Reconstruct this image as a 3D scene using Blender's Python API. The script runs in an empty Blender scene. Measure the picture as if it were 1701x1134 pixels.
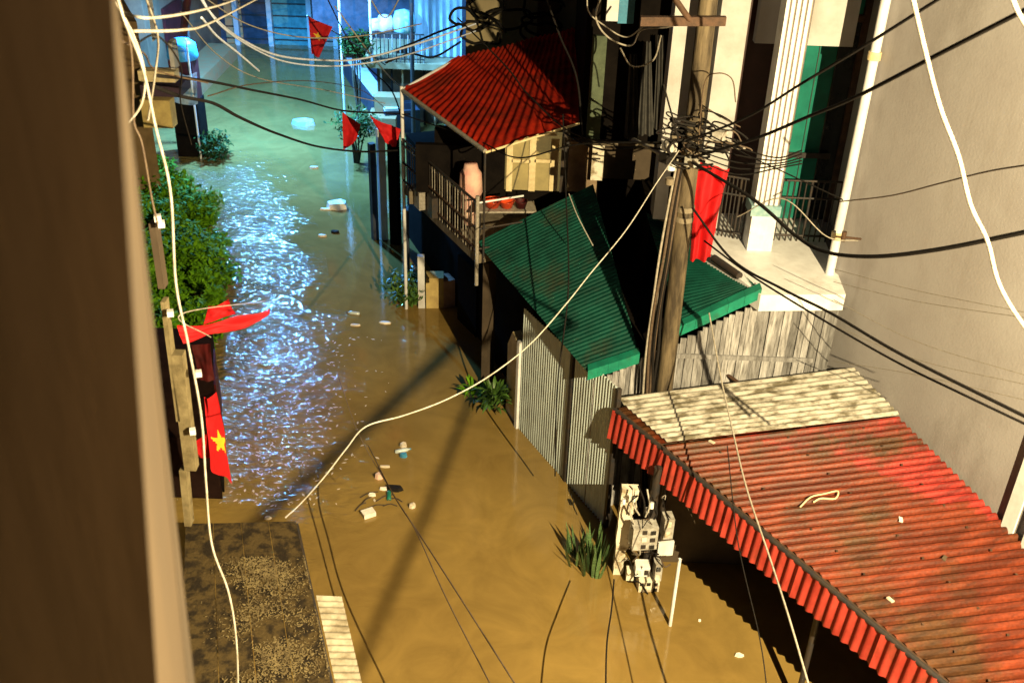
import bpy, math, random
from mathutils import Vector as V, Matrix, noise
random.seed(7)
R = math.radians
sc = bpy.context.scene
col = sc.collection

# ------------------------------------------------------------------ camera
H = 9.0
PITCH, ROLL, FPX = R(30), R(2.0), 1700.0
CAMP = V((0, 0, H))
fw = V((0, math.cos(PITCH), -math.sin(PITCH)))
_r0 = V((1, 0, 0)); _d0 = V((0, -math.sin(PITCH), -math.cos(PITCH)))
rt = math.cos(ROLL)*_r0 - math.sin(ROLL)*_d0
dn = math.sin(ROLL)*_r0 + math.cos(ROLL)*_d0
cd = bpy.data.cameras.new('camera'); cam = bpy.data.objects.new('camera', cd); col.objects.link(cam)
cd.sensor_width = 36; cd.lens = 36*FPX/1701; cd.clip_start = 0.05; cd.clip_end = 400
cd.dof.use_dof = True; cd.dof.focus_distance = 13.0; cd.dof.aperture_fstop = 2.2
M = Matrix((rt, -dn, -fw)).transposed().to_4x4(); M.translation = CAMP
cam.matrix_world = M
sc.camera = cam

# ------------------------------------------------------------------ night sky and the street's lamps
w = bpy.data.worlds.new('World'); sc.world = w; w.use_nodes = True
nt = w.node_tree; bg = nt.nodes['Background']
sk = nt.nodes.new('ShaderNodeTexSky'); sk.sky_type = 'NISHITA'; sk.sun_disc = False
sk.sun_elevation = R(-4); sk.sun_rotation = R(200); sk.air_density = 2; sk.dust_density = 4
glow = nt.nodes.new('ShaderNodeMix'); glow.data_type = 'RGBA'; glow.blend_type = 'ADD'; glow.inputs[0].default_value = 1
nt.links.new(sk.outputs[0], glow.inputs[6]); glow.inputs[7].default_value = (0.16, 0.155, 0.16, 1)
nt.links.new(glow.outputs[2], bg.inputs[0]); bg.inputs[1].default_value = 0.13
sc.view_settings.view_transform = 'Standard'; sc.view_settings.look = 'None'
sc.view_settings.exposure = 0.0; sc.view_settings.gamma = 1; sc.view_settings.use_curve_mapping = False

def lamp(name, loc, power, color, size, cone=None):
    l = bpy.data.lights.new(name, 'SPOT' if cone else 'POINT')
    if cone: l.spot_size = R(cone); l.spot_blend = .25
    l.energy = power; l.color = color; l.shadow_soft_size = size
    o = bpy.data.objects.new(name, l); o.location = loc; col.objects.link(o); return o
WARM = V((4.15, 1.0, 8.4)); COLD1 = V((-7.0, 25.5, 4.6)); COLD2 = V((-3.0, 25.3, 4.5))
lamp('warm_street_lamp_light', WARM, 16500, (1, .79, .42), .020)
lamp('cold_lane_lamp_light', COLD1, 9500, (.11, .44, 1), .20, 152)
lamp('cold_terrace_lamp_light', COLD2, 1150, (.13, .46, 1), .12, 158)

# ------------------------------------------------------------------ helpers
def ray(x, y): return fw + rt*((x-850.5)/FPX) + dn*((y-567.)/FPX)
def atz(x, y, z): q = ray(x, y); return CAMP + q*((z-H)/q.z)
def aty(x, y, Y): q = ray(x, y); return CAMP + q*(Y/q.y)
def onp(x, y, P, n): q = ray(x, y); n = V(n); return CAMP + q*((V(P)-CAMP).dot(n)/q.dot(n))

def nodes(m):
    m.use_nodes = True; return m.node_tree.nodes, m.node_tree.links
_mats = {}
def mat(name, c1, c2=None, rough=.7, scale=6, metal=0, bump=.15, spec=.3, detail=6, stretch=None, rand=0, contrast=(.35, .65), bscale=None, sheen=0):
    """base colour varied by noise between c1 and c2, with fine relief and a little wear"""
    if name in _mats: return _mats[name]
    m = bpy.data.materials.new(name); N, L = nodes(m); b = N['Principled BSDF']
    b.inputs['Roughness'].default_value = rough; b.inputs['Metallic'].default_value = metal
    b.inputs['Specular IOR Level'].default_value = spec
    g = N.new('ShaderNodeNewGeometry'); mp = N.new('ShaderNodeMapping'); L.new(g.outputs['Position'], mp.inputs[0])
    if stretch: mp.inputs['Scale'].default_value = stretch
    t = N.new('ShaderNodeTexNoise'); t.inputs['Scale'].default_value = scale; t.inputs['Detail'].default_value = detail; t.inputs['Roughness'].default_value = .62
    L.new(mp.outputs[0], t.inputs[0])
    r = N.new('ShaderNodeValToRGB'); e = r.color_ramp.elements
    c2 = c2 or tuple(x*.6 for x in c1)
    e[0].position, e[1].position = contrast; e[0].color = (*c2, 1); e[1].color = (*c1, 1)
    L.new(t.outputs[0], r.inputs[0]); out = r.outputs[0]
    if rand:
        oi = N.new('ShaderNodeObjectInfo'); mr = N.new('ShaderNodeMapRange'); mr.inputs[3].default_value = 1-rand; mr.inputs[4].default_value = 1+rand
        L.new(oi.outputs['Random'], mr.inputs[0]); hs = N.new('ShaderNodeHueSaturation'); L.new(mr.outputs[0], hs.inputs['Value']); L.new(out, hs.inputs['Color']); out = hs.outputs[0]
    L.new(out, b.inputs['Base Color'])
    if bump:
        t2 = N.new('ShaderNodeTexNoise'); t2.inputs['Scale'].default_value = bscale or scale*5; t2.inputs['Detail'].default_value = 5; L.new(mp.outputs[0], t2.inputs[0])
        bp = N.new('ShaderNodeBump'); bp.inputs['Strength'].default_value = bump; bp.inputs['Distance'].default_value = .02
        L.new(t2.outputs[0], bp.inputs['Height']); L.new(bp.outputs[0], b.inputs['Normal'])
    _mats[name] = m; return m

ORIGIN = {}
def link(o, origin, parent=None):
    col.objects.link(o)
    if parent is not None:
        o.parent = parent; o.location = V(origin) - ORIGIN[parent.name]
    else: o.location = origin
    ORIGIN[o.name] = V(origin); return o
def tag(o, label=None, cat=None, group=None, kind=None):
    if label: o['label'] = label
    if cat: o['category'] = cat
    if group: o['group'] = group
    if kind: o['kind'] = kind
    return o
def root(name, loc, label, cat, group=None):
    o = bpy.data.objects.new(name, None); o.empty_display_size = .2
    return tag(link(o, V(loc)), label, cat, group)

class MB:
    def __init__(s): s.v = []; s.f = []; s.sm = []
    def poly(s, pts, smooth=False):
        n = len(s.v); s.v += [V(p) for p in pts]; s.f.append(tuple(range(n, n+len(pts)))); s.sm.append(smooth); return s
    def add(s, vs, fs, smooth=False):
        n = len(s.v); s.v += [V(p) for p in vs]; s.f += [tuple(i+n for i in f) for f in fs]; s.sm += [smooth]*len(fs); return s
    def frame_box(s, o, ax, ay, az):
        """box from corner o along three edge vectors"""
        o, ax, ay, az = V(o), V(ax), V(ay), V(az)
        p = [o, o+ax, o+ax+ay, o+ay]; p += [q+az for q in p]
        f = [(0,3,2,1),(4,5,6,7),(0,1,5,4),(1,2,6,5),(2,3,7,6),(3,0,4,7)]
        if ax.cross(ay).dot(az) < 0: f = [tuple(reversed(k)) for k in f]
        return s.add(p, f)
    def box(s, a, b):
        a, b = V(a), V(b); return s.frame_box(a, (b.x-a.x,0,0), (0,b.y-a.y,0), (0,0,b.z-a.z))
    def cbox(s, c, sx, sy, sz, ang=0, tilt=0):
        u = V((math.cos(ang), math.sin(ang), 0)); v = V((-math.sin(ang)*math.cos(tilt), math.cos(ang)*math.cos(tilt), math.sin(tilt))); k = u.cross(v)
        return s.frame_box(V(c)-u*sx/2-v*sy/2-k*sz/2, u*sx, v*sy, k*sz)
    def prism(s, pts, h):
        """plan polygon (3-D points) extruded by vector h"""
        h = V(h) if not isinstance(h, (int, float)) else V((0,0,h)); n = len(pts)
        pts = [V(p) for p in pts]; nn = V((0,0,0))
        for i in range(n): nn += pts[i].cross(pts[(i+1) % n])
        if nn.dot(h) < 0: pts.reverse()
        vs = pts + [p+h for p in pts]
        fs = [tuple(range(n-1, -1, -1)), tuple(range(n, 2*n))] + [(i, (i+1) % n, (i+1) % n+n, i+n) for i in range(n)]
        return s.add(vs, fs)
    def tube(s, pts, r, n=6, cap=True, r2=None):
        pts = [V(p) for p in pts]; m = len(pts); vs = []; prev = None
        for i, p in enumerate(pts):
            t = (pts[min(i+1, m-1)] - pts[max(i-1, 0)]).normalized()
            if prev is None: a = t.orthogonal().normalized()
            else: a = (prev - t*prev.dot(t)).normalized()
            prev = a; b = t.cross(a); rr = r if r2 is None else r+(r2-r)*i/(m-1)
            if callable(r): rr = r(i/(m-1))
            vs += [p + (a*math.cos(2*math.pi*k/n) + b*math.sin(2*math.pi*k/n))*rr for k in range(n)]
        fs = [(i*n+k, i*n+(k+1) % n, (i+1)*n+(k+1) % n, (i+1)*n+k) for i in range(m-1) for k in range(n)]
        s.add(vs, fs, True)
        if cap: s.add([vs[k] for k in range(n)][::-1], [tuple(range(n))]); s.add([vs[(m-1)*n+k] for k in range(n)], [tuple(range(n))])
        return s
    def build(s, name, material, parent=None, origin=None):
        if origin is None:
            origin = sum(s.v, V((0,0,0)))/len(s.v) if s.v else V((0,0,0))
            if parent is None: origin = V((origin.x, origin.y, min(q.z for q in s.v)))
        me = bpy.data.meshes.new(name); me.from_pydata([tuple(q-origin) for q in s.v], [], s.f)
        me.polygons.foreach_set('use_smooth', s.sm); me.materials.append(material); me.update()
        return link(bpy.data.objects.new(name, me), origin, parent)
def bar(a, b, r, name, m, parent=None, n=6): return MB().tube([a, b], r, n).build(name, m, parent)
def boxo(a, b, name, m, parent=None): return MB().box(a, b).build(name, m, parent)
def lerp(a, b, t): return V(a)*(1-t) + V(b)*t
def spline(P, seg=8):
    P = [V(p) for p in P]; out = []
    Q = [P[0]*2-P[1]] + P + [P[-1]*2-P[-2]]
    for i in range(1, len(Q)-2):
        for k in range(seg):
            t = k/seg; a, b, c, d = Q[i-1:i+3]
            out.append(.5*((2*b) + (c-a)*t + (2*a-5*b+4*c-d)*t*t + (3*b-a-3*c+d)*t**3))
    return out + [P[-1]]
def corrugated(A, B, C, D, pitch, amp, sheets, name, m, parent, prof='sine', lift=.004, sub=6, rows=3, wob=.0):
    """sheets of ribbed metal over the patch A-B-C-D: ribs run A->D, follow one another A->B; each sheet is a part"""
    A, B, C, D = map(V, (A, B, C, D)); n = (B-A).cross(D-A).normalized()
    L = max((B-A).length, (C-D).length); ribs = max(2, round(L/pitch)); obs = []
    for s in range(sheets):
        mb = MB(); k0 = ribs*s//sheets; k1 = ribs*(s+1)//sheets; cols = (k1-k0)*sub
        jit = (s % 2)*lift + random.uniform(-.5, .5)*lift; e = random.uniform(-1, 1)*.012
        vs = []
        for j in range(rows+1):
            t = j/rows
            for i in range(cols+1):
                u = (k0+i/sub)/ribs; u2 = (i % sub)/sub
                if prof == 'sine': h = math.cos(2*math.pi*u2)
                elif prof == 'arch': h = 2*abs(math.cos(math.pi*(u2-.5)))-1
                else: h = 1 if u2 < .34 else (-1 if u2 > .5 else 0)
                p = lerp(lerp(A, B, u), lerp(D, C, u), t)
                if j == 0: p = p + (A-D).normalized()*e
                p = p + n*(amp*h + jit + wob*noise.noise(p*1.3)); vs.append(p)
        W = cols+1
        fs = [(j*W+i, j*W+i+1, (j+1)*W+i+1, (j+1)*W+i) for j in range(rows) for i in range(cols)]
        mb.add(vs, fs, prof == 'sine'); obs.append(mb.build(name, m, parent))
    return obs
def flag(name, corners, label, group, amp=.05, star=True, waves=2.2, fold=None, seed=0, starpos=(.5, .5), rs=.22):
    """cloth grid hung from its corners TL,TR,BR,BL with folds; the star is its own mesh"""
    TL, TR, BR, BL = map(V, corners); nx, ny = 60, 40
    n = (TR-TL).cross(BL-TL).normalized(); W = ((TR-TL).length+(BR-BL).length)/2; Hh = ((BL-TL).length+(BR-TR).length)/2
    rnd = random.Random(seed); ph = rnd.uniform(0, 6)
    def P(u, v):
        p = lerp(lerp(TL, TR, u), lerp(BL, BR, u), v)
        a = amp*(.35+.65*max(u, v))
        d = math.sin(u*math.pi*2*waves + v*2.1 + ph)*a + math.sin(v*5.5+u*3+ph*2)*a*.5 + noise.noise(V((u*4, v*4, seed)))*a*.8
        return p + n*d + V((0, 0, -1))*.06*W*math.sin(math.pi*u)*(1-v*.3)
    cx, cy = starpos; Rr = rs*min(W, Hh*1.4)
    def inside(u, v):
        x, y = (u-cx)*W, (v-cy)*Hh; r = math.hypot(x, y); a = (math.atan2(x, -y)) % (2*math.pi/5); a = min(a, 2*math.pi/5-a)
        # star edge between outer tip (a=0,R) and inner (a=36deg,.38R)
        x1, y1, x2, y2 = Rr, 0, Rr*.38*math.cos(math.pi/5), Rr*.38*math.sin(math.pi/5)
        px, py = r*math.cos(a), r*math.sin(a)
        return (x2-x1)*(py-y1)-(y2-y1)*(px-x1) > 0
    vs = [P(i/nx, j/ny) for j in range(ny+1) for i in range(nx+1)]; red, yel = [], []
    for j in range(ny):
        for i in range(nx):
            q = (j*(nx+1)+i, j*(nx+1)+i+1, (j+1)*(nx+1)+i+1, (j+1)*(nx+1)+i)
            (yel if star and inside((i+.5)/nx, (j+.5)/ny) else red).append(q)
    rr = root(name, TL, label, 'flag', group)
    MB().add(vs, red, True).build('cloth', DKRED if 'dark red cloth' in label else RED_CLOTH, rr)  # cloth hanging in shade: its shade is put into a darker red
    if yel:
        used = sorted({i for q in yel for i in q}); mp = {k: i for i, k in enumerate(used)}
        MB().add([vs[k] for k in used], [tuple(mp[i] for i in q) for q in yel], True).build('star', YELLOW_CLOTH, rr)
    return rr

# ------------------------------------------------------------------ materials
RED_CLOTH = mat('red_cloth', (.58, .008, .012), (.42, .005, .008), .75, 9, bump=.1)
for m_ in (RED_CLOTH,):
    b_ = m_.node_tree.nodes['Principled BSDF']
    b_.inputs['Subsurface Weight'].default_value = .0
YELLOW_CLOTH = mat('yellow_cloth', (.8, .5, .03), (.75, .42, .02), .75, 9, bump=.1)
PLASTER = mat('beige_plaster', (.37, .355, .365), (.31, .29, .295), .85, .8, bump=.12, bscale=30, spec=.15)
PLASTER2 = mat('cream_plaster', (.47, .47, .48), (.36, .35, .35), .8, 2.5, bump=.1, bscale=30, spec=.2)
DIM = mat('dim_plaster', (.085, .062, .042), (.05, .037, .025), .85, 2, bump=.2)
OLDWALL = mat('old_yellow_plaster', (.55, .42, .16), (.35, .25, .10), .85, 3, bump=.3)
BLACKWALL = mat('black_unlit_wall', (.010, .008, .007), (.005, .004, .004), .9, 3, bump=.2, spec=.03)  # near-black carries the shade of the unlit house; also plain black parts
CONC = mat('old_concrete', (.20, .165, .12), (.10, .08, .055), .85, 5, bump=.4, stretch=(1, 1, .4))
POLEM = mat('weathered_pole_concrete', (.15, .115, .07), (.035, .026, .017), .8, 5, bump=.4, stretch=(1.5, 1.5, .25), contrast=(.38, .6))
WHITE = mat('white_paint', (.74, .75, .78), (.62, .62, .64), .5, 5, bump=.06)
WHITEDIRTY = mat('dirty_white_paint', (.72, .67, .56), (.28, .22, .14), .7, 7, bump=.25, contrast=(.34, .52))
BLUEMARBLE = mat('blue_green_tile', (.16, .30, .33), (.30, .42, .44), .35, 12, bump=.05)
DARKMETAL = mat('dark_metal', (.035, .035, .04), (.06, .045, .035), .5, 12, metal=.4, bump=.1)
RUST = mat('rusty_steel', (.085, .045, .027), (.04, .023, .015), .75, 10, bump=.3)
GREENGLASS = mat('green_glass', (.02, .20, .15), (.012, .10, .08), .12, 1.5, bump=0, spec=.6)
DARKGLASS = mat('dark_glass', (.012, .014, .016), (.02, .02, .022), .1, 2, bump=0, spec=.6)
PALEGLASS = mat('ochre_frosted_glass', (.30, .24, .10), (.20, .16, .07), .35, 5, bump=.1)
CREAMWOOD = mat('cream_painted_wood', (.72, .60, .36), (.55, .44, .24), .6, 10, bump=.15)
BLACKCABLE = mat('black_cable', (.010, .009, .009), (.016, .014, .013), .7, 30, bump=0, spec=.06)
BROWNCABLE = mat('brown_cable', (.10, .07, .045), (.06, .04, .03), .6, 30, bump=0)
WHITECABLE = mat('ivory_cable', (.42, .40, .37), (.26, .24, .20), .5, 22, bump=.05)
GREYCABLE = mat('grey_cable', (.34, .31, .27), (.2, .18, .15), .5, 22, bump=.05)
BLUECABLE = mat('pale_blue_cable', (.55, .60, .72), (.4, .45, .6), .4, 22, bump=0)
TARPRED = mat('red_tarpaulin', (.40, .020, .006), (.20, .008, .004), .85, 3.5, bump=.35, bscale=9, spec=.08)
PLASTIC_R = mat('orange_plastic', (.75, .09, .02), (.6, .05, .015), .25, 9, bump=.02, spec=.6)
LEAF = mat('bush_leaf', (.13, .30, .010), (.035, .12, .006), .7, 9, bump=.1, rand=.1, spec=.06)
LEAFB = mat('plant_leaf', (.08, .17, .03), (.045, .10, .02), .4, 14, bump=.1, rand=.25)
LEAFSTRIPE = mat('snake_plant_leaf', (.10, .17, .06), (.03, .06, .025), .4, 24, bump=.1, rand=.25, stretch=(1, 1, 3))
LEAFDARK = mat('dark_leaf', (.03, .07, .012), (.015, .035, .006), .6, 9, bump=.1, rand=.1, spec=.1)
BARK = mat('bark', (.10, .07, .045), (.05, .035, .02), .85, 14, bump=.4)
WOODGREY = mat('weathered_board', (.34, .335, .35), (.11, .105, .105), .8, 7, bump=.3, stretch=(4, 4, .5), rand=.45)
TINGREY = mat('grey_tin_sheet', (.60, .70, .72), (.40, .47, .48), .5, 5, metal=.0, bump=.12, stretch=(1, 1, .3), rand=.06, contrast=(.3, .6))
TINBEIGE = mat('weathered_beige_tin', (.40, .38, .34), (.10, .085, .055), .6, 4.5, metal=.1, bump=.3, rand=.08, contrast=(.38, .56), stretch=(1, 2.4, 1))
BLUETIN = mat('pale_blue_tin', (.50, .60, .66), (.36, .45, .52), .45, 3, metal=.2, bump=.1, rand=.06)
GREENTIN = mat('green_tin', (.004, .062, .044), (.002, .030, .022), .42, 3, metal=.1, bump=.1, rand=.05)
GREENTRIM = mat('green_tin_flashing', (.010, .22, .14), (.008, .14, .095), .45, 5, bump=.08)
ROCK = mat('mossy_fibre_roof', (.060, .040, .014), (.014, .009, .004), .8, 7, bump=.5, contrast=(.42, .56))
SILVER = mat('silver_sheet', (.5, .55, .65), (.25, .28, .36), .3, 6, metal=.5, bump=.3)
DKRED = mat('dark_red_panel', (.07, .006, .007), (.03, .004, .005), .5, 5)
BLUEPAINT = mat('blue_paint', (.06, .28, .45), (.04, .18, .32), .4, 6)
TEALTARP = mat('teal_tarpaulin', (.10, .34, .36), (.04, .18, .20), .5, 5, bump=.3)
NAVY = mat('navy_wall', (.045, .055, .085), (.02, .028, .045), .6, 4, bump=.2)
PINK = mat('pink_cloth', (.62, .30, .27), (.7, .5, .4), .8, 4, bump=.2)
TERRA = mat('terracotta_step', (.45, .22, .10), (.35, .26, .13), .75, 4, bump=.2)
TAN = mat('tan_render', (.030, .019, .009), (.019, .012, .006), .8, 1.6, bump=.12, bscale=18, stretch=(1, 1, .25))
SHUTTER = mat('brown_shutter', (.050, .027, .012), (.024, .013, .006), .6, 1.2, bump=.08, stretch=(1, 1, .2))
RUBBISH = mat('pale_litter', (.7, .62, .5), (.5, .42, .32), .6, 20, bump=.3)
FOAM = mat('white_foam', (.85, .80, .72), (.7, .64, .55), .6, 16, bump=.15)
METERBOX = mat('meter_box_plastic', (.44, .43, .41), (.24, .22, .19), .45, 14, bump=.05)

e_ = PALEGLASS.node_tree.nodes['Principled BSDF']; e_.inputs['Emission Color'].default_value = (1, .72, .25, 1); e_.inputs['Emission Strength'].default_value = .13
# red tin: faded red with a brown film of dirt and leaf rot, washed off in one patch near the tall wall
def make_redtin():
    m = bpy.data.materials.new('red_tin'); N, L = nodes(m); b = N['Principled BSDF']
    b.inputs['Roughness'].default_value = .42; b.inputs['Specular IOR Level'].default_value = .14
    g = N.new('ShaderNodeNewGeometry')
    n1 = N.new('ShaderNodeTexNoise'); n1.inputs['Scale'].default_value = 1.25; n1.inputs['Detail'].default_value = 7; n1.inputs['Roughness'].default_value = .7
    L.new(g.outputs['Position'], n1.inputs[0])
    # distance along the line from the clean corner by the wall
    d = N.new('ShaderNodeVectorMath'); d.operation = 'DOT_PRODUCT'; d.inputs[1].default_value = (.62, .78, 0)
    L.new(g.outputs['Position'], d.inputs[0])
    mr = N.new('ShaderNodeMapRange'); mr.inputs[1].default_value = 9.15; mr.inputs[2].default_value = 10.1; mr.inputs[3].default_value = .36; mr.inputs[4].default_value = -.42
    L.new(d.outputs['Value'], mr.inputs[0])
    ad = N.new('ShaderNodeMath'); ad.operation = 'ADD'; L.new(n1.outputs[0], ad.inputs[0]); L.new(mr.outputs[0], ad.inputs[1])
    r = N.new('ShaderNodeValToRGB'); e = r.color_ramp.elements; e[0].position = .45; e[0].color = (.23, .020, .015, 1); e[1].position = .54; e[1].color = (.125, .022, .008, 1)
    L.new(ad.outputs[0], r.inputs[0])
    n2 = N.new('ShaderNodeTexNoise'); n2.inputs['Scale'].default_value = .95; n2.inputs['Detail'].default_value = 8; n2.noise_dimensions = '4D'; n2.inputs['W'].default_value = 3; n2.inputs['Roughness'].default_value = .65
    L.new(g.outputs['Position'], n2.inputs[0])
    r2 = N.new('ShaderNodeValToRGB'); e = r2.color_ramp.elements; e[0].position = .47; e[0].color = (0, 0, 0, 1); e[1].position = .60; e[1].color = (1, 1, 1, 1)
    L.new(n2.outputs[0], r2.inputs[0])
    mx = N.new('ShaderNodeMix'); mx.data_type = 'RGBA'; L.new(r2.outputs[0], mx.inputs[0]); L.new(r.outputs[0], mx.inputs[6]); mx.inputs[7].default_value = (.060, .024, .009, 1)
    n3 = N.new('ShaderNodeTexNoise'); n3.inputs['Scale'].default_value = 34; n3.inputs['Detail'].default_value = 5; L.new(g.outputs['Position'], n3.inputs[0])
    r3 = N.new('ShaderNodeMapRange'); r3.inputs[1].default_value = .3; r3.inputs[2].default_value = .7; r3.inputs[3].default_value = .72; r3.inputs[4].default_value = 1.2; L.new(n3.outputs[0], r3.inputs[0])
    rot = N.new('ShaderNodeMapping'); rot.inputs['Rotation'].default_value = (0, 0, -math.atan2(.253, .967)); L.new(g.outputs['Position'], rot.inputs[0])
    st = N.new('ShaderNodeMapping'); st.inputs['Scale'].default_value = (.55, 9, 1); L.new(rot.outputs[0], st.inputs[0])
    n4 = N.new('ShaderNodeTexNoise'); n4.inputs['Scale'].default_value = 1.6; n4.inputs['Detail'].default_value = 6; L.new(st.outputs[0], n4.inputs[0])
    r4 = N.new('ShaderNodeMapRange'); r4.inputs[1].default_value = .38; r4.inputs[2].default_value = .62; r4.inputs[3].default_value = .55; r4.inputs[4].default_value = 1.25; L.new(n4.outputs[0], r4.inputs[0])
    ml = N.new('ShaderNodeMath'); ml.operation = 'MULTIPLY'; L.new(r3.outputs[0], ml.inputs[0]); L.new(r4.outputs[0], ml.inputs[1])
    hs = N.new('ShaderNodeHueSaturation'); L.new(ml.outputs[0], hs.inputs['Value']); L.new(mx.outputs[2], hs.inputs['Color']); L.new(hs.outputs[0], b.inputs['Base Color'])
    bp = N.new('ShaderNodeBump'); bp.inputs['Strength'].default_value = .25; bp.inputs['Distance'].default_value = .01; L.new(n3.outputs[0], bp.inputs['Height']); L.new(bp.outputs[0], b.inputs['Normal'])
    return m
REDTIN = make_redtin()
def stain(m, c, scale=.55, lo=.52, hi=.64, stretch=(1, 1, .35), w=1.0, amt=.75):
    """rain and mould marks laid over a material's own colour"""
    N, L = m.node_tree.nodes, m.node_tree.links; b = N['Principled BSDF']; src = b.inputs['Base Color'].links[0].from_socket
    g = N.new('ShaderNodeNewGeometry'); mp = N.new('ShaderNodeMapping'); mp.inputs['Scale'].default_value = stretch; L.new(g.outputs['Position'], mp.inputs[0])
    t = N.new('ShaderNodeTexNoise'); t.noise_dimensions = '4D'; t.inputs['W'].default_value = w; t.inputs['Scale'].default_value = scale; t.inputs['Detail'].default_value = 9; t.inputs['Roughness'].default_value = .68; L.new(mp.outputs[0], t.inputs[0])
    r = N.new('ShaderNodeMapRange'); r.inputs[1].default_value = lo; r.inputs[2].default_value = hi; r.inputs[4].default_value = amt; L.new(t.outputs[0], r.inputs[0])
    mx = N.new('ShaderNodeMix'); mx.data_type = 'RGBA'; L.new(r.outputs[0], mx.inputs[0]); L.new(src, mx.inputs[6]); mx.inputs[7].default_value = (*c, 1); L.new(mx.outputs[2], b.inputs['Base Color'])
stain(PLASTER, (.20, .18, .17), .6, .55, .68, (1, 1, .5), 2.0, .6)
stain(PLASTER, (.22, .19, .165), 2.2, .56, .68, (1, 1, .12), 5.0, .3)
stain(PLASTER2, (.22, .185, .15), 1.3, .54, .68, (1, 1, .25), 3.0, .6)
stain(WHITE, (.34, .30, .26), 1.6, .56, .72, (1, 1, .3), 4.0, .6)
stain(GREENTIN, (.030, .026, .014), 1.4, .54, .66, (1, 1, 1), 6.0, .6)
stain(GREENTRIM, (.03, .06, .04), 3, .54, .66, (1, 1, 1), 6.0, .5)
stain(TARPRED, (.07, .012, .006), 1.5, .48, .64, (1, 1, 1), 7.0, .7)
stain(TINGREY, (.14, .12, .08), 2.5, .54, .68, (1, 1, .3), 8.0, .6)
REDFASCIA = mat('red_tin_skirt', (.38, .045, .032), (.22, .02, .014), .5, 6, bump=.15, stretch=(1, 1, .4), rand=.05)

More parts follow.
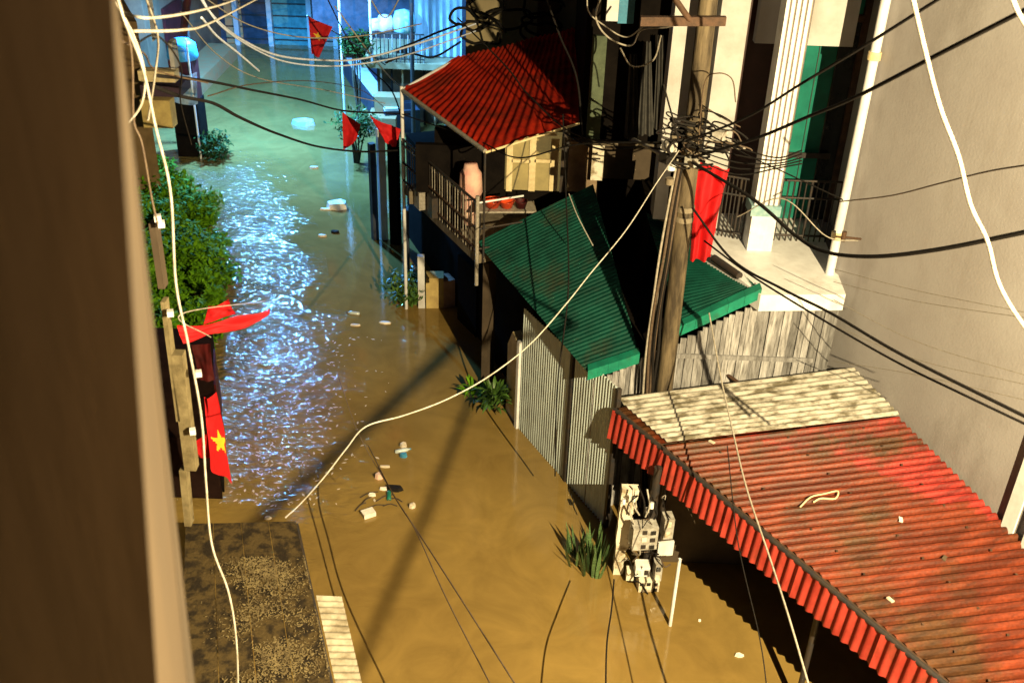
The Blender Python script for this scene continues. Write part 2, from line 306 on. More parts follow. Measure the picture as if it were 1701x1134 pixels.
stain(REDFASCIA, (.10, .03, .015), 2.6, .54, .66, (1, 1, .5), 3.0, .7)
def make_water():
    m = bpy.data.materials.new('muddy_flood_water'); N, L = nodes(m); b = N['Principled BSDF']
    g = N.new('ShaderNodeNewGeometry'); P = g.outputs['Position']
    n = N.new('ShaderNodeTexNoise'); n.inputs['Scale'].default_value = .35; n.inputs['Detail'].default_value = 5; L.new(P, n.inputs[0])
    r = N.new('ShaderNodeValToRGB'); e = r.color_ramp.elements; e[0].position = .35; e[0].color = (.192, .124, .036, 1); e[1].position = .7; e[1].color = (.255, .170, .050, 1)
    L.new(n.outputs[0], r.inputs[0])
    sw = N.new('ShaderNodeTexNoise'); sw.inputs['Scale'].default_value = 1.1; sw.inputs['Detail'].default_value = 8; sw.inputs['Distortion'].default_value = 2.2; sw.inputs['Roughness'].default_value = .6; L.new(P, sw.inputs[0])
    sr = N.new('ShaderNodeMapRange'); sr.inputs[1].default_value = .35; sr.inputs[2].default_value = .7; sr.inputs[3].default_value = .88; sr.inputs[4].default_value = 1.14; L.new(sw.outputs[0], sr.inputs[0])
    hv = N.new('ShaderNodeHueSaturation'); L.new(sr.outputs[0], hv.inputs['Value']); L.new(r.outputs[0], hv.inputs['Color']); L.new(hv.outputs[0], b.inputs['Base Color'])
    b.inputs['Roughness'].default_value = .075; b.inputs['IOR'].default_value = 1.33; b.inputs['Specular IOR Level'].default_value = .95
    # wind-ruffled lane of water along the left bank, smoother elsewhere
    s = N.new('ShaderNodeSeparateXYZ'); L.new(P, s.inputs[0])
    def math_(op, a, c=None, d=None):
        q = N.new('ShaderNodeMath'); q.operation = op
        for i, x in enumerate((a, c, d)):
            if x is None: continue
            if isinstance(x, (int, float)): q.inputs[i].default_value = x
            else: L.new(x, q.inputs[i])
        return q.outputs[0]
    ang = math_('DIVIDE', s.outputs[0], s.outputs[1])          # bearing seen along the lane
    lo = N.new('ShaderNodeMapRange'); lo.inputs[1].default_value = -.335; lo.inputs[2].default_value = -.215; lo.inputs[3].default_value = 1; lo.inputs[4].default_value = 0
    # bank line: x = -2.9 - .30*(y-10.5)
    bank = math_('MULTIPLY_ADD', s.outputs[1], .315, s.outputs[0])
    lo.inputs[1].default_value = .3; lo.inputs[2].default_value = 2.0; nb3 = N.new('ShaderNodeTexNoise'); nb3.inputs['Scale'].default_value = .9; nb3.inputs['Detail'].default_value = 6; L.new(P, nb3.inputs[0]); bank = math_('ADD', bank, math_('MULTIPLY_ADD', nb3.outputs[0], 2.2, -1.1)); L.new(bank, lo.inputs[0])
    far = N.new('ShaderNodeMapRange'); far.inputs[1].default_value = 22.5; far.inputs[2].default_value = 25.5; far.inputs[3].default_value = 1; far.inputs[4].default_value = .06; L.new(s.outputs[1], far.inputs[0])
    near = N.new('ShaderNodeMapRange'); near.inputs[1].default_value = 9.8; near.inputs[2].default_value = 14.5; near.inputs[3].default_value = 0; near.inputs[4].default_value = 1; L.new(math_('ADD', s.outputs[1], math_('MULTIPLY_ADD', nb3.outputs[0], 9, -4.5)), near.inputs[0])
    mask = math_('MULTIPLY', math_('MULTIPLY', lo.outputs[0], far.outputs[0]), near.outputs[0])
    n7 = N.new('ShaderNodeTexNoise'); n7.inputs['Scale'].default_value = .75; n7.inputs['Detail'].default_value = 4; n7.inputs['Distortion'].default_value = 1.0; L.new(P, n7.inputs[0])
    m7 = N.new('ShaderNodeMapRange'); m7.inputs[1].default_value = .36; m7.inputs[2].default_value = .56; m7.inputs[3].default_value = .36; L.new(n7.outputs[0], m7.inputs[0])
    mask = math_('MULTIPLY', mask, m7.outputs[0])
    amp = math_('MULTIPLY_ADD', mask, 1.1, .02)
    n2 = N.new('ShaderNodeTexNoise'); n2.inputs['Scale'].default_value = 6.2; n2.inputs['Detail'].default_value = 3; n2.inputs['Roughness'].default_value = .5; n2.inputs['Distortion'].default_value = .8
    mp = N.new('ShaderNodeMapping'); mp.inputs['Scale'].default_value = (.75, 1.5, 1); mp.inputs['Rotation'].default_value = (0, 0, R(18)); L.new(P, mp.inputs[0]); L.new(mp.outputs[0], n2.inputs[0])
    h = math_('MULTIPLY', n2.outputs[0], amp)
    bp = N.new('ShaderNodeBump'); bp.inputs['Strength'].default_value = 1; bp.inputs['Distance'].default_value = .12; L.new(h, bp.inputs['Height']); L.new(bp.outputs[0], b.inputs['Normal'])
    return m
WATER = make_water()

# ------------------------------------------------------------------ setting: the flood
def plane(name, pts, m, kind='structure'):
    return tag(MB().poly(pts).build(name, m, origin=V((0, 0, pts[0][2]))), kind=kind)
plane('water', [(-60, -30, 0), (60, -30, 0), (60, 110, 0), (-60, 110, 0)], WATER)
plane('ground', [(-60, -30, -.6), (60, -30, -.6), (60, 110, -.6), (-60, 110, -.6)], CONC)

# ================================================================== RIGHT SIDE
ZE = 1.95                                    # eave of the red roof above the water
E0 = atz(1028, 680, ZE); E1 = atz(1570, 1127, ZE); ue = (E1-E0).normalized(); ne = V((-ue.y, ue.x, 0))
if ne.x < 0: ne = -ne
G = .18
NR = V((-G*ne.x, -G*ne.y, 1))
rp = lambda x, y: onp(x, y, E0, NR)
def roofpt(p, extra=0):                       # plan point lifted onto the roof plane
    return V((p[0], p[1], ZE + G*((p[0]-E0.x)*ne.x + (p[1]-E0.y)*ne.y) + extra))
BL, BR, FR, FL = rp(1020, 662), rp(1415, 612), rp(1490, 688), rp(1105, 735)
W1 = rp(1650, 845)
wd = (W1-BR); wd.z = 0; wd.normalize(); nw = V((wd.y, -wd.x, 0))      # tall wall: direction and outward normal (towards the lane)
if nw.x > 0: nw = -nw
WP = BR.copy()

# ---- tall beige house
far_c = onp(1345, 605, WP, nw); far_t = far_c.copy()
house = root('beige_house', V((far_c.x, far_c.y, 0)), 'tall beige plastered house whose blank side wall rises over the red tin roof', 'house')
A0 = V((far_c.x, far_c.y, 0)) - wd*.02; B0 = A0 + wd*13.5; off = -nw*8
MB().prism([A0, B0, B0+off, A0+off], V((0, 0, 13))).build('wall', PLASTER, house)
# lighter pipe running down the far corner
pp = onp(1348, 600, WP+nw*.09, nw); 
MB().tube([V((pp.x, pp.y, z)) for z in (0, 3, 6, 9, 12)], .055, 10).build('downpipe', WHITE, house)
for z in (3.9, 6.1, 8.6):
    MB().tube([V((pp.x, pp.y, z)), V((pp.x, pp.y, z+.09))], .075, 10).build('pipe_collar', CREAMWOOD, house)
# window-side trim post low down at the near part of the wall
q0 = onp(1676, 840, WP+nw*.05, nw); q1 = V((q0.x, q0.y, q0.z-.4))
MB().frame_box(V((q0.x, q0.y, 0))+nw*.0, wd*.16, nw*.02, (0, 0, 4.3)).build('corner_trim', WHITE, house)
MB().frame_box(V((q0.x, q0.y, 0))+wd*.30, wd*.05, nw*.03, (0, 0, 4.3)).build('corner_trim', WHITE, house)
# bracket that the line cables use
bq = onp(1430, 397, WP+nw*.02, nw)
MB().tube([bq, bq+nw*.25+V((0, 0, .05))], .015, 6).tube([bq+nw*.25+V((0, 0, .0)), bq+nw*.25+V((0, 0, .12))], .03, 8).build('cable_bracket', RUST, house)

# ---- red roof over the lane-side shed
shed = root('red_tin_shed', V((E0.x+1.5, E0.y-1, 0)), 'low shed under a wide red corrugated roof with a striped red skirt along its eave', 'shed')
E2 = E0 + ue*8.5                                     # runs on below the frame
def wallhit(p, q):                                    # where the plan line p->q meets the tall wall
    p, q = V(p), V(q); d = q-p; t = (WP-p).dot(nw)/d.dot(nw); return p+d*t
across = (FR-FL); across.z = 0; across.normalize()
FLe = E0 + ue*((FL-E0).dot(ue))
def strip(a, b): return a, b
def on_wall(p): t = (WP-nw*-.03-p).dot(nw)/across.dot(nw); return roofpt(p+across*t)
redA = FLe; redB = E2
nsh = 9
s0 = FLe - ue*0.0
cR = on_wall(s0); dR = on_wall(E2)
# keep the first sheet's upper edge on the front edge of the beige sheets
FRe = roofpt(FR)
corrugated(s0, E2, dR, cR, .118, .028, nsh, 'roof_sheet', REDTIN, shed, 'arch', rows=4, wob=.012)
# beige sheets, lifted one lap above the red
BLl = BL + V((0, 0, .035)); BRl = BR + V((0, 0, .035)); FLl = roofpt(FL-ue*.02, .035); FRl = roofpt(FR, .035)
cs = corrugated(FLl+(BL-FL)*-.04, BLl, BRl, FRl+(BR-FR)*-.04, .094, .014, 2, 'pale_roof_sheet', TINBEIGE, shed, rows=4, wob=.012)
for c in cs: c['label'] = 'weathered beige roof sheet'
# red sheets continue under the beige ones to the far end
corrugated(E0+(-ue)*.02, s0, roofpt(lerp(s0, cR, .9)), roofpt(lerp(BL, BR, .9)), .118, .008, 1, 'roof_sheet', REDTIN, shed, rows=3)
sc_ = MB()
for t_ in (.18, .5, .82):
    for k in range(60):
        if (k*7+int(t_*10)) % 3: continue
        e = lerp(s0, E2, (k+.5)/60); c_ = roofpt(lerp(e, on_wall(e), t_), .026)
        sc_.cbox(c_, .022, .022, .014)
tag(sc_.build('roof_screws', RUST, shed), kind='stuff')
# dark gutter line and skirt
gm = MB(); gm.tube([E0-ue*.05+ne*-.03+V((0, 0, -.02)), E2-ne*.03+V((0, 0, -.02))], .03, 8); gm.build('gutter', DARKMETAL, shed)
sk_h = .38
MB().frame_box(E0-ne*.02+V((0, 0, -.16)), E2-E0, ne*.03, V((0, 0, .16))).build('eave_light_stop', RUST, shed)  # added behind the skirt to stop light leaking under the roof edge
corrugated(E2-ne*.05+V((0, 0, -.005)), E0-ue*.03-ne*.05+V((0, 0, -.005)), E0-ue*.03-ne*.10+V((0, 0, -.03-sk_h)), E2-ne*.10+V((0, 0, -.03-sk_h)), .118, .020, 8, 'skirt_sheet', REDFASCIA, shed, rows=1, lift=.006)
# roof battens and posts below
for t in (.35, .75, 1.5):
    a = roofpt(E0+ne*t, -.06); b = a + ue*8.0; b = roofpt(b, -.06); bar(a, b, .025, 'batten', RUST, shed)
for k in (0.9, 3.4, 5.9):
    p = E0+ue*k+ne*.10; bar(V((p.x, p.y, -.3)), V((p.x, p.y, ZE-.05)), .035, 'post', DARKMETAL, shed, 8)
# shed back and front walls in the dark
p0 = E0+ne*1.45-ue*0; p1 = p0+ue*8
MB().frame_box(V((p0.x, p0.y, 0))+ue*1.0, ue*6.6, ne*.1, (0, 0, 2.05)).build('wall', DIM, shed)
# roof litter: small pale scraps and a hoop
for i, (x, y) in enumerate([(1495, 866), (1568, 930), (1182, 737), (1478, 999)]):
    c = rp(x, y)+V((0, 0, .03))
    tag(MB().cbox(c, .07, .04, .015, random.random()*3, .2).build('roof_scrap', [FOAM, BARK, RUBBISH, RUBBISH][i]),
        ['small white scrap on the red roof below the dark stain', 'dark clod of leaves on the red roof near the frame edge', 'tiny pale scrap just below the beige sheets', 'thin pale splinter lying across the red ribs'][i], 'litter', 'scraps lying on the red roof')
hp = [rp(x, y)+V((0, 0, .035+.02*(i % 2))) for i, (x, y) in enumerate([(1328, 846), (1345, 832), (1368, 824), (1390, 822), (1386, 832), (1362, 834), (1350, 838)])]
tag(MB().tube(spline(hp, 5), .010, 5).build('bent_wire', CREAMWOOD), 'bent pale wire loop lying on the red roof ribs', 'wire')

# ---- wall of weathered sheets behind the roof (faces the camera)
YW = 11.15
WA = aty(985, 628, YW); WB = aty(1135, 556, YW); WC = aty(1265, 492, YW); WD_ = aty(1357, 488, YW+.03)
back = root('board_wall', V((WA.x, YW, 0)), 'grey brown upright board wall between the pole and the beige house', 'wall')
x = WA.x + .02; i = 0
while x < WD_.x+.28:
    wdt = random.uniform(.055, .12)
    # top follows the green roof edge then the white slab
    if x < WB.x: zt = WA.z + (WB.z-WA.z)*(x-WA.x)/(WB.x-WA.x)
    elif x < WC.x: zt = WB.z + (WC.z-WB.z)*(x-WB.x)/(WC.x-WB.x)
    else: zt = WC.z
    dy = random.choice((0, .014, .028)) + random.uniform(0, .006)
    MB().box((x, YW+dy, -.2), (x+wdt-.006, YW+dy+.02, zt-.06)).build('board', WOODGREY, back)
    x += wdt; i += 1
for z0 in (2.42,):
    MB().box((WB.x-.15, YW-.03, z0), (WD_.x+.1, YW-.006, z0+.06)).build('rail', WOODGREY, back)
# ---- green roofs
def green_roof(A, B, C, D, label, sheets, trim=True, loc=None):
    rr = root('green_tin_roof', A, label, 'roof', 'green corrugated roofs beside the pole')
    corrugated(A, B, C, D, .075, .012, sheets, 'roof_sheet', GREENTIN, rr, rows=3, wob=.01)
    # bright folded flashing along the end that faces the camera
    d = (A-D); n = V((0, -1, 0)); h = V((0, 0, 1))
    m = MB(); k = 5
    for i in range(k):
        a, b = lerp(D, A, i/k), lerp(D, A, (i+1)/k); z = random.uniform(0, .008)
        m.frame_box(a+V((0, -.03-z, -.10)), (b-a)*.985, V((0, .012, 0)), V((0, 0, .135)))
        m.frame_box(a+V((0, -.03-z, .035)), (b-a)*.985, V((0, .14, .01)), V((0, 0, .006)))
    m.build('flashing', GREENTRIM, rr)
    return rr
gA = aty(976, 618, YW-.08); gD = aty(1062, 590, YW-.08)
gB = aty(790, 402, 14.25)
# plane through gA,gB,gD
ng = (gB-gA).cross(gD-gA).normalized()
gC = onp(985, 305, gA, ng)
green_roof(gA, gB, gC, gD, 'large dark green corrugated roof sloping down to the tin fence', 3)
hA = aty(1128, 545, YW-.08); hD = aty(1264, 482, YW-.08); hB = aty(1072, 352, 13.6); hC = aty(1190, 415, 12.4)
green_roof(hA, hB, hC, hD, 'smaller green corrugated roof tucked under the white balcony slab behind the pole', 2)
# room below the big green roof
under = root('back_room', V((gA.x+.6, 12.4, 0)), 'dark room under the large green roof', 'shed')
def P2(x, y, z): return V((x, y, z))
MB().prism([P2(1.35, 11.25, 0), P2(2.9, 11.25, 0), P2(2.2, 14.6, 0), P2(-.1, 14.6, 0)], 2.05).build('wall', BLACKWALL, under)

# ---- ribbed tin fence on the waterline
F0 = atz(1003, 871, 0); F1 = atz(862, 711, 0); uf = (F1-F0).normalized(); nf = V((-uf.y, uf.x, 0))
if nf.x > 0: nf = -nf
fence = root('tin_fence', F0, 'grey ribbed tin fence standing in the flood under the green roof', 'fence')
zf0, zf1 = 2.2, 2.1
corrugated(F0+V((0, 0, -.2)), F0+uf*1.02+V((0, 0, -.2)), F0+uf*1.02+V((0, 0, zf0)), F0+V((0, 0, zf0)), .062, .011, 1, 'fence_sheet', TINGREY, fence, rows=2)
corrugated(F0+uf*1.10+V((0, 0, -.2)), F1+V((0, 0, -.2)), F1+V((0, 0, zf1)), F0+uf*1.10+V((0, 0, zf1)), .062, .011, 1, 'fence_sheet', TINGREY, fence, rows=2)
MB().frame_box(F0+uf*1.03+nf*.03+V((0, 0, -.2)), uf*.06, -nf*.06, (0, 0, 2.5)).build('post', DARKMETAL, fence)
MB().frame_box(F0-uf*.02+nf*.03+V((0, 0, -.2)), -uf*.05, -nf*.06, (0, 0, 2.4)).build('post', DARKMETAL, fence)
MB().frame_box(F1+nf*.05+V((0, 0, -.2)), uf*.07, -nf*.07, (0, 0, 1.72)).build('post', WHITE, fence)['label'] = 'white end post'
for z in (.75,): MB().frame_box(F0+uf*.0-nf*.02+V((0, 0, z)), (F1-F0), -nf*.04, (0, 0, .05)).build('rail', RUST, fence)
# masonry pier after the fence, white and scabby
wa = atz(1024, 962, 0); wb = F0 - uf*.09
pier = root('white_pier', wa, 'scabby white masonry pier between the tin fence and the meter boxes', 'pier')
m = MB(); n_ = 16; vs = []; pY = 9.78; pxl = aty(1019, 950, pY).x
for j in range(n_+1):
    z = -.2+1.55*j/n_; r_ = .03*noise.noise(V((j*1.3, 3, 0))); q_ = .05*noise.noise(V((j*.8, 9, 0)))
    vs += [V((pxl+r_, pY, z)), V((pxl+.09+.06*j/n_*2+q_, pY, z)), V((pxl+.09+.06*j/n_*2+q_, pY+.12, z)), V((pxl+r_, pY+.12, z))]
fs = [(j*4+k, j*4+(k+1) % 4, (j+1)*4+(k+1) % 4, (j+1)*4+k) for j in range(n_) for k in range(4)] + [(n_*4, n_*4+1, n_*4+2, n_*4+3)]
m.add(vs, fs).build('wall', WHITEDIRTY, pier)

# ---- boards and planter wall left of the fence
pw = root('tan_wall_stub', atz(838, 700, 0), 'short tan rendered wall stub with a broken top beside the leafy plant', 'wall')
s1 = F1+uf*.10; s2 = F1+uf*.55-nf*.05
MB().prism([V((s1.x, s1.y, -.2)), V((s2.x, s2.y, -.2)), V((s2.x, s2.y, 1.2)), V((lerp(s1, s2, .6).x, lerp(s1, s2, .6).y, 1.5)), V((s1.x, s1.y, 1.38))], -nf*.14).build('wall', CREAMWOOD, pw)

# ---- electricity meters on a short pole under the eave
YM = 9.62
mb_ = aty(1068, 978, YM); mroot = root('meter_pole', V((mb_.x+.03, YM+.06, 0)), 'short dark pole crowded with pale electricity meter boxes below the red skirt', 'meter pole')
px = mb_.x+.02
MB().tube([(px, YM+.1, -.3), (px-.0, YM+.1, 1.75)], .05, 10).build('pole', DARKMETAL, mroot)
def meter(x, y, z, wdx, dep, hgt, m_=METERBOX, dials=0, ang=0):
    b = MB().cbox((x, y, z), wdx, dep, hgt, ang).build('meter_box', m_, mroot)
    if dials:
        nx, nz = dials
        for i in range(nx):
            for j in range(nz):
                cx = x - wdx/2 + wdx*(i+.5)/nx; cz = z - hgt/2 + hgt*(j+.5)/nz
                MB().cbox((cx, y-dep/2-.006, cz), wdx/nx*.55, .012, hgt/nz*.5, ang).build('dial_window', random.choice((DARKGLASS, DARKMETAL, WHITEDIRTY)), b)
    return b
bx = lambda x, y: aty(x, y, YM)
c = bx(1068, 882); meter(c.x, YM-.06, c.z, .31, .18, .33, dials=(3, 3), ang=.15)
c = bx(1108, 870); meter(c.x, YM-.02, c.z, .12, .16, .30, METERBOX, (1, 2), .15)
c = bx(1066, 938); meter(c.x, YM-.05, c.z, .18, .16, .14, WHITE, (2, 1))
c = bx(1078, 962); meter(c.x-.02, YM-.05, c.z, .26, .16, .18, WHITEDIRTY, (3, 2), .1)
c = bx(1092, 945); meter(c.x, YM+.0, c.z, .10, .14, .26, METERBOX, (1, 2))
c = bx(1106, 915); MB().cbox((c.x, YM+.05, c.z), .20, .03, .22, .2).build('notice_plate', WHITE, mroot)
c = bx(1048, 955); meter(c.x-.01, YM+.04, c.z, .09, .1, .16, WHITEDIRTY)
for k, (x0, y0, x1, y1) in enumerate([(1052, 812, 1062, 855), (1060, 806, 1070, 858), (1075, 812, 1072, 858), (1082, 826, 1078, 860), (1045, 838, 1054, 870), (1088, 832, 1086, 862), (1050, 920, 1060, 902), (1094, 920, 1082, 903)]):
    a = aty(x0, y0, YM+.02); b = aty(x1, y1, YM-.1); mid = (a+b)/2 + V((random.uniform(-.06, .06), -.05, random.uniform(-.04, .04)))
    MB().tube(spline([a, mid, b], 5), .012, 5).build('lead', [WHITECABLE, BLACKCABLE][k % 2], mroot)
for x, y, s in ((1052, 828, .05), (1036, 832, .05), (1082, 838, .06), (1075, 846, .05)):
    c = aty(x, y, YM); MB().tube([c-V((.0, .02, s*.6)), c+V((0, 0, s*.6))], s*.5, 8).build('insulator', WHITE, mroot)
rq = random.Random(21)
for k in range(16):
    x0, y0 = rq.uniform(1040, 1108), rq.uniform(815, 960); a = aty(x0, y0, YM-.1+rq.uniform(-.08, .04)); pts = [a]
    for q in range(3): a = a+V((rq.uniform(-.11, .11), rq.uniform(-.03, .03), rq.uniform(-.17, .06))); pts.append(a)
    MB().tube(spline(pts, 4), rq.choice((.006, .008, .011)), 5).build('lead', rq.choice((BLACKCABLE, BLACKCABLE, GREYCABLE, BROWNCABLE)), mroot)
# lean white stick post to the right
a = atz(1113, 1038, 0); b = aty(1129, 928, a.y)
tag(MB().tube([a+V((0, 0, -.3)), V((a.x, a.y, b.z))], .022, 8).build('white_post', WHITE), 'thin white post standing alone in the flood beside the meter boxes', 'post')
# rear wall fragment in the shade under the eave
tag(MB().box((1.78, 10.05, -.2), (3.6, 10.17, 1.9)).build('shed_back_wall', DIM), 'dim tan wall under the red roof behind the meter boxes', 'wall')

# ================================================================== concrete utility pole
YP = 10.98
pole_pts = [aty(x, y, YP) for x, y in ((1098, 660), (1172, 0))]
pbx = pole_pts[0].x; ptx = pole_pts[1].x; lean = (ptx-pbx)/(pole_pts[1].z-pole_pts[0].z)
pz = lambda z: V((pbx+.03 + lean*(z-pole_pts[0].z), YP, z))
up = root('utility_pole', pz(0), 'tall weathered concrete utility pole wrapped in cables beside the hanging red flag', 'utility pole')
MB().tube([pz(-.5), pz(9.5)], .108, 14, r2=.095).build('pole', POLEM, up)
# strap clamps
for y_ in (345, 362, 230, 252):
    z = aty(1140, y_, YP).z
    MB().tube([pz(z-.03), pz(z+.03)], .114, 14).build('clamp', [CONC, WHITE][y_ == 540], up)
# crossarm and its brace at the top
ca = aty(1120, 38, YP-.16); cb = aty(1205, 36, YP-.16)
MB().frame_box(ca+V((-.35, -.04, -.04)), (cb-ca)+V((.35, 0, 0)), (0, .08, 0), (0, 0, .09)).build('crossarm', RUST, up)
bar(aty(1105, -25, YP-.3), aty(1150, 40, YP-.16), .035, 'brace', RUST, up, 6)
# insulator rack
for i in range(5):
    z = aty(1120, 200+i*24, YP).z; c = pz(z)+V((-.22, -.10, 0))
    MB().tube([c+V((0, 0, -.035)), c+V((0, 0, .035))], .05, 10).build('insulator', [WHITE, CONC, DARKMETAL][i % 3], up)
    MB().tube([c, pz(z)], .014, 5).build('bracket', RUST, up)
for (x, y) in ((1112, 243), (1108, 262), (1150, 268), (1196, 224), (1200, 244)):
    c = aty(x, y, YP-.25); MB().cbox(c, .13, .12, .10, random.random()).build('splice_box', random.choice((DARKMETAL, METERBOX, BLACKCABLE)), up)
# cable bundle running down the left face of the pole
for k in range(8):
    o_ = -.16-.018*k+random.uniform(-.01, .01); pts = []
    for j in range(9):
        z = aty(1120, 260, YP).z*(1-j/8) + .2*(j/8)
        pts.append(pz(z)+V((o_*(.55+.45*math.sin(j/8*3.1))+random.uniform(-.02, .02), -.06-.02*(k % 3), 0)))
    MB().tube(spline(pts, 4), random.choice((.012, .016, .02)), 5).build('down_cable', [BLACKCABLE, BROWNCABLE, BLACKCABLE, GREYCABLE][k % 4], up)
# tangle of loops at the cable crossing
rnd = random.Random(4)
for k in range(25):
    c = aty(rnd.uniform(1095, 1215), rnd.uniform(185, 275), YP-.28+rnd.uniform(-.1, .1))
    ra, rb = rnd.uniform(.08, .27), rnd.uniform(.03, .13); th = rnd.uniform(0, 3)
    pts = [c+V((math.cos(t*.7+th)*ra, math.sin(t*1.1)*.05, math.sin(t*.7)*rb)) for t in range(rnd.randint(6, 10))]
    MB().tube(spline(pts, 4), rnd.choice((.008, .010, .014)), 5).build('coiled_cable', rnd.choice((BLACKCABLE, BLACKCABLE, BLACKCABLE, GREYCABLE, BLACKCABLE, BROWNCABLE)), up)

# hanging red flag behind the pole
f = [aty(1160, 266, 11.4), aty(1212, 280, 11.4), aty(1180, 428, 11.4), aty(1146, 432, 11.4)]
flag('red_flag', f, 'long red flag hanging in folds right beside the concrete pole', 'red flags hung along the lane', .06, False, 1.8, seed=3)

# ================================================================== balcony house (cream, fluted column)
ZB = 3.42
bh = root('balcony_house', (3.2, 13, 0), 'cream house with a fluted column, green glass doors and railed balcony behind the pole', 'house')
c1, c2 = atz(1357, 487, ZB), atz(1264, 490, ZB); c3 = atz(1160, 412, ZB); c4 = atz(1180, 398, ZB)
c1 = c1+V((.35, 0, 0))
MB().prism([c1, c2, c3, V((c3.x+.1, 14.5, ZB)), V((c1.x+.3, 14.5, ZB))], V((0, 0, -.22))).build('balcony_slab', WHITE, bh)
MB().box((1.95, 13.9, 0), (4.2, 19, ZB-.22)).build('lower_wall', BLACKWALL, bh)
# floor tiles
# pillars
def pil(x0, x1, ypx, Y, dep, name, m_, ztop=12.0, zbot=None):
    a = aty(x0, ypx, Y); b = aty(x1, ypx, Y)
    zb = ZB if zbot is None else zbot
    return MB().box((a.x, Y, zb), (b.x, Y+dep, ztop)).build(name, m_, bh)
colY = 12.25
cb_ = aty(1262, 416, colY); cx = cb_.x
# pedestal, band, fluted shaft
MB().box((cx-.17, colY, ZB+.002), (cx+.15, colY+.30, ZB+.50)).build('pedestal', WHITE, bh)
MB().box((cx-.20, colY-.03, ZB+.50), (cx+.18, colY+.33, ZB+.64)).build('tile_band', BLUEMARBLE, bh)
shaft = MB(); nfl = 5; wsh = .32; z0, z1 = ZB+.64, 12.0; x0 = cx-.16; y0 = colY+.01
FLUTE_SHADE = mat('taupe_flute_shade', (.24, .20, .18), (.17, .14, .12), .8, 5)  # darker taupe puts the groove shade into the strips' colour
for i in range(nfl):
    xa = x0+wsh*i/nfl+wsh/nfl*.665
    MB().box((xa, y0+.022, z0+.001), (xa+wsh/nfl*.29, y0+.0295, z1)).build('flute_shade_strip', FLUTE_SHADE, bh)
prof = []
for i in range(nfl):
    a = x0+wsh*i/nfl
    prof += [(a, y0), (a+wsh/nfl*.62, y0), (a+wsh/nfl*.66, y0+.03), (a+wsh/nfl*.96, y0+.03)]
prof += [(x0+wsh, y0)]
for i in range(nfl):
    a = y0+.28*i/nfl
    prof += [(x0+wsh, a+.28/nfl*.62), (x0+wsh-.03, a+.28/nfl*.66), (x0+wsh-.03, a+.28/nfl*.96), (x0+wsh, a+.28/nfl)]
prof += [(x0, y0+.28)]
for i in range(nfl):
    a = y0+.28*(1-i/nfl)
    if i: prof += [(x0, a)]
    prof += [(x0, a-.28/nfl*.60), (x0+.03, a-.28/nfl*.64), (x0+.03, a-.28/nfl*.94)]
shaft.prism([V((a, b, z0)) for a, b in prof], V((0, 0, z1-z0))).build('column_shaft', WHITE, bh)
pil(1163, 1207, 290, 12.9, .45, 'pillar', PLASTER2)
pil(1102, 1124, 200, 13.2, .35, 'pillar', PLASTER2)
# wall faces behind: return wall, lintel, doors
yb = 13.7
def rect(x0, y0, x1, y1, Y, d, name, m_, par=bh):
    a = aty(x0, y0, Y); b = aty(x1, y1, Y)
    return MB().box((min(a.x, b.x), Y, min(a.z, b.z)), (max(a.x, b.x), Y+d, max(a.z, b.z))).build(name, m_, par)
MB().box((2.5, yb+.3, ZB), (4.9, yb+.5, 12)).build('rear_wall', DIM, bh)
# lintel / upper cream wall right of the column and left of the column
a = aty(1330, 60, 12.8); b = aty(1425, 90, 12.8)
MB().box((cx+.2, 12.75, a.z-.1), (4.05, 12.95, 12)).build('upper_wall', PLASTER2, bh)
a = aty(1250, 72, 13.2); MB().box((2.95, 13.2, a.z), (cx+.2, 13.35, 12)).build('upper_wall', PLASTER, bh)
# dark door left of column
d0 = aty(1230, 400, 13.45); dx1 = aty(1290, 72, 13.45)
MB().box((2.85, 13.5, ZB), (3.45, 13.56, 6.4)).build('door', mat('oxblood_door', (.035, .010, .010), (.02, .006, .006), .5, 5), bh)
# green glass doors right of column: frame, panes
g0 = aty(1318, 380, 13.3)
gl, gr, gt = 3.50, 4.30, 6.15
fr = MB().box((gl, 13.30, ZB+.001), (gl+.07, 13.40, gt+.55)).box((gr, 13.30, ZB+.001), (gr+.07, 13.40, gt+.55)).box((gl+.072, 13.30, gt), (gr-.002, 13.4, gt+.08)).build('door_frame', RUST, bh)
for i in range(3):
    xa = gl+.08+i*.245; 
    p = MB().box((xa, 13.34+.02*(i % 2), ZB+.02), (xa+.235, 13.355+.02*(i % 2), gt-.01)).build('door_pane', GREENGLASS if i < 2 else DARKGLASS, bh)
    MB().box((xa+.236, 13.32, ZB+.02), (xa+.243, 13.36, gt-.012)).build('door_mullion', DARKMETAL, bh)
MB().box((gl+.08, 13.34, gt+.09), (gr-.01, 13.36, gt+.5)).build('transom_pane', GREENGLASS, bh)
MB().box((gl+.09, 13.27, 4.35), (gl+.7, 13.30, 4.42)).build('door_bar', DARKMETAL, bh)
# return strip beside the tall house
MB().box((4.38, 12.75, ZB), (4.6, 13.3, 12)).build('side_wall', PLASTER, bh)
# railing right of the column and left of it
def railing(a, b, h, n_, m_, par, name='baluster', scroll=True):
    a, b = V(a), V(b)
    for z in (.08, h*.72, h): bar(a+V((0, 0, z)), b+V((0, 0, z)), .016, 'handrail' if z == h else 'rail', m_, par, 6)
    for i in range(n_+1):
        p = lerp(a, b, i/n_); bar(p, p+V((0, 0, h)), .011 if i % 6 else .018, name, m_, par, 5)
railing((cx+.18, 12.62, ZB), (4.22, 12.62, ZB), .85, 11, DARKMETAL, bh)
railing((2.62, 12.75, ZB), (cx-.18, 12.6, ZB), .85, 8, DARKMETAL, bh)
railing((2.45, 12.3, ZB), (2.62, 12.75, ZB), .85, 3, DARKMETAL, bh)
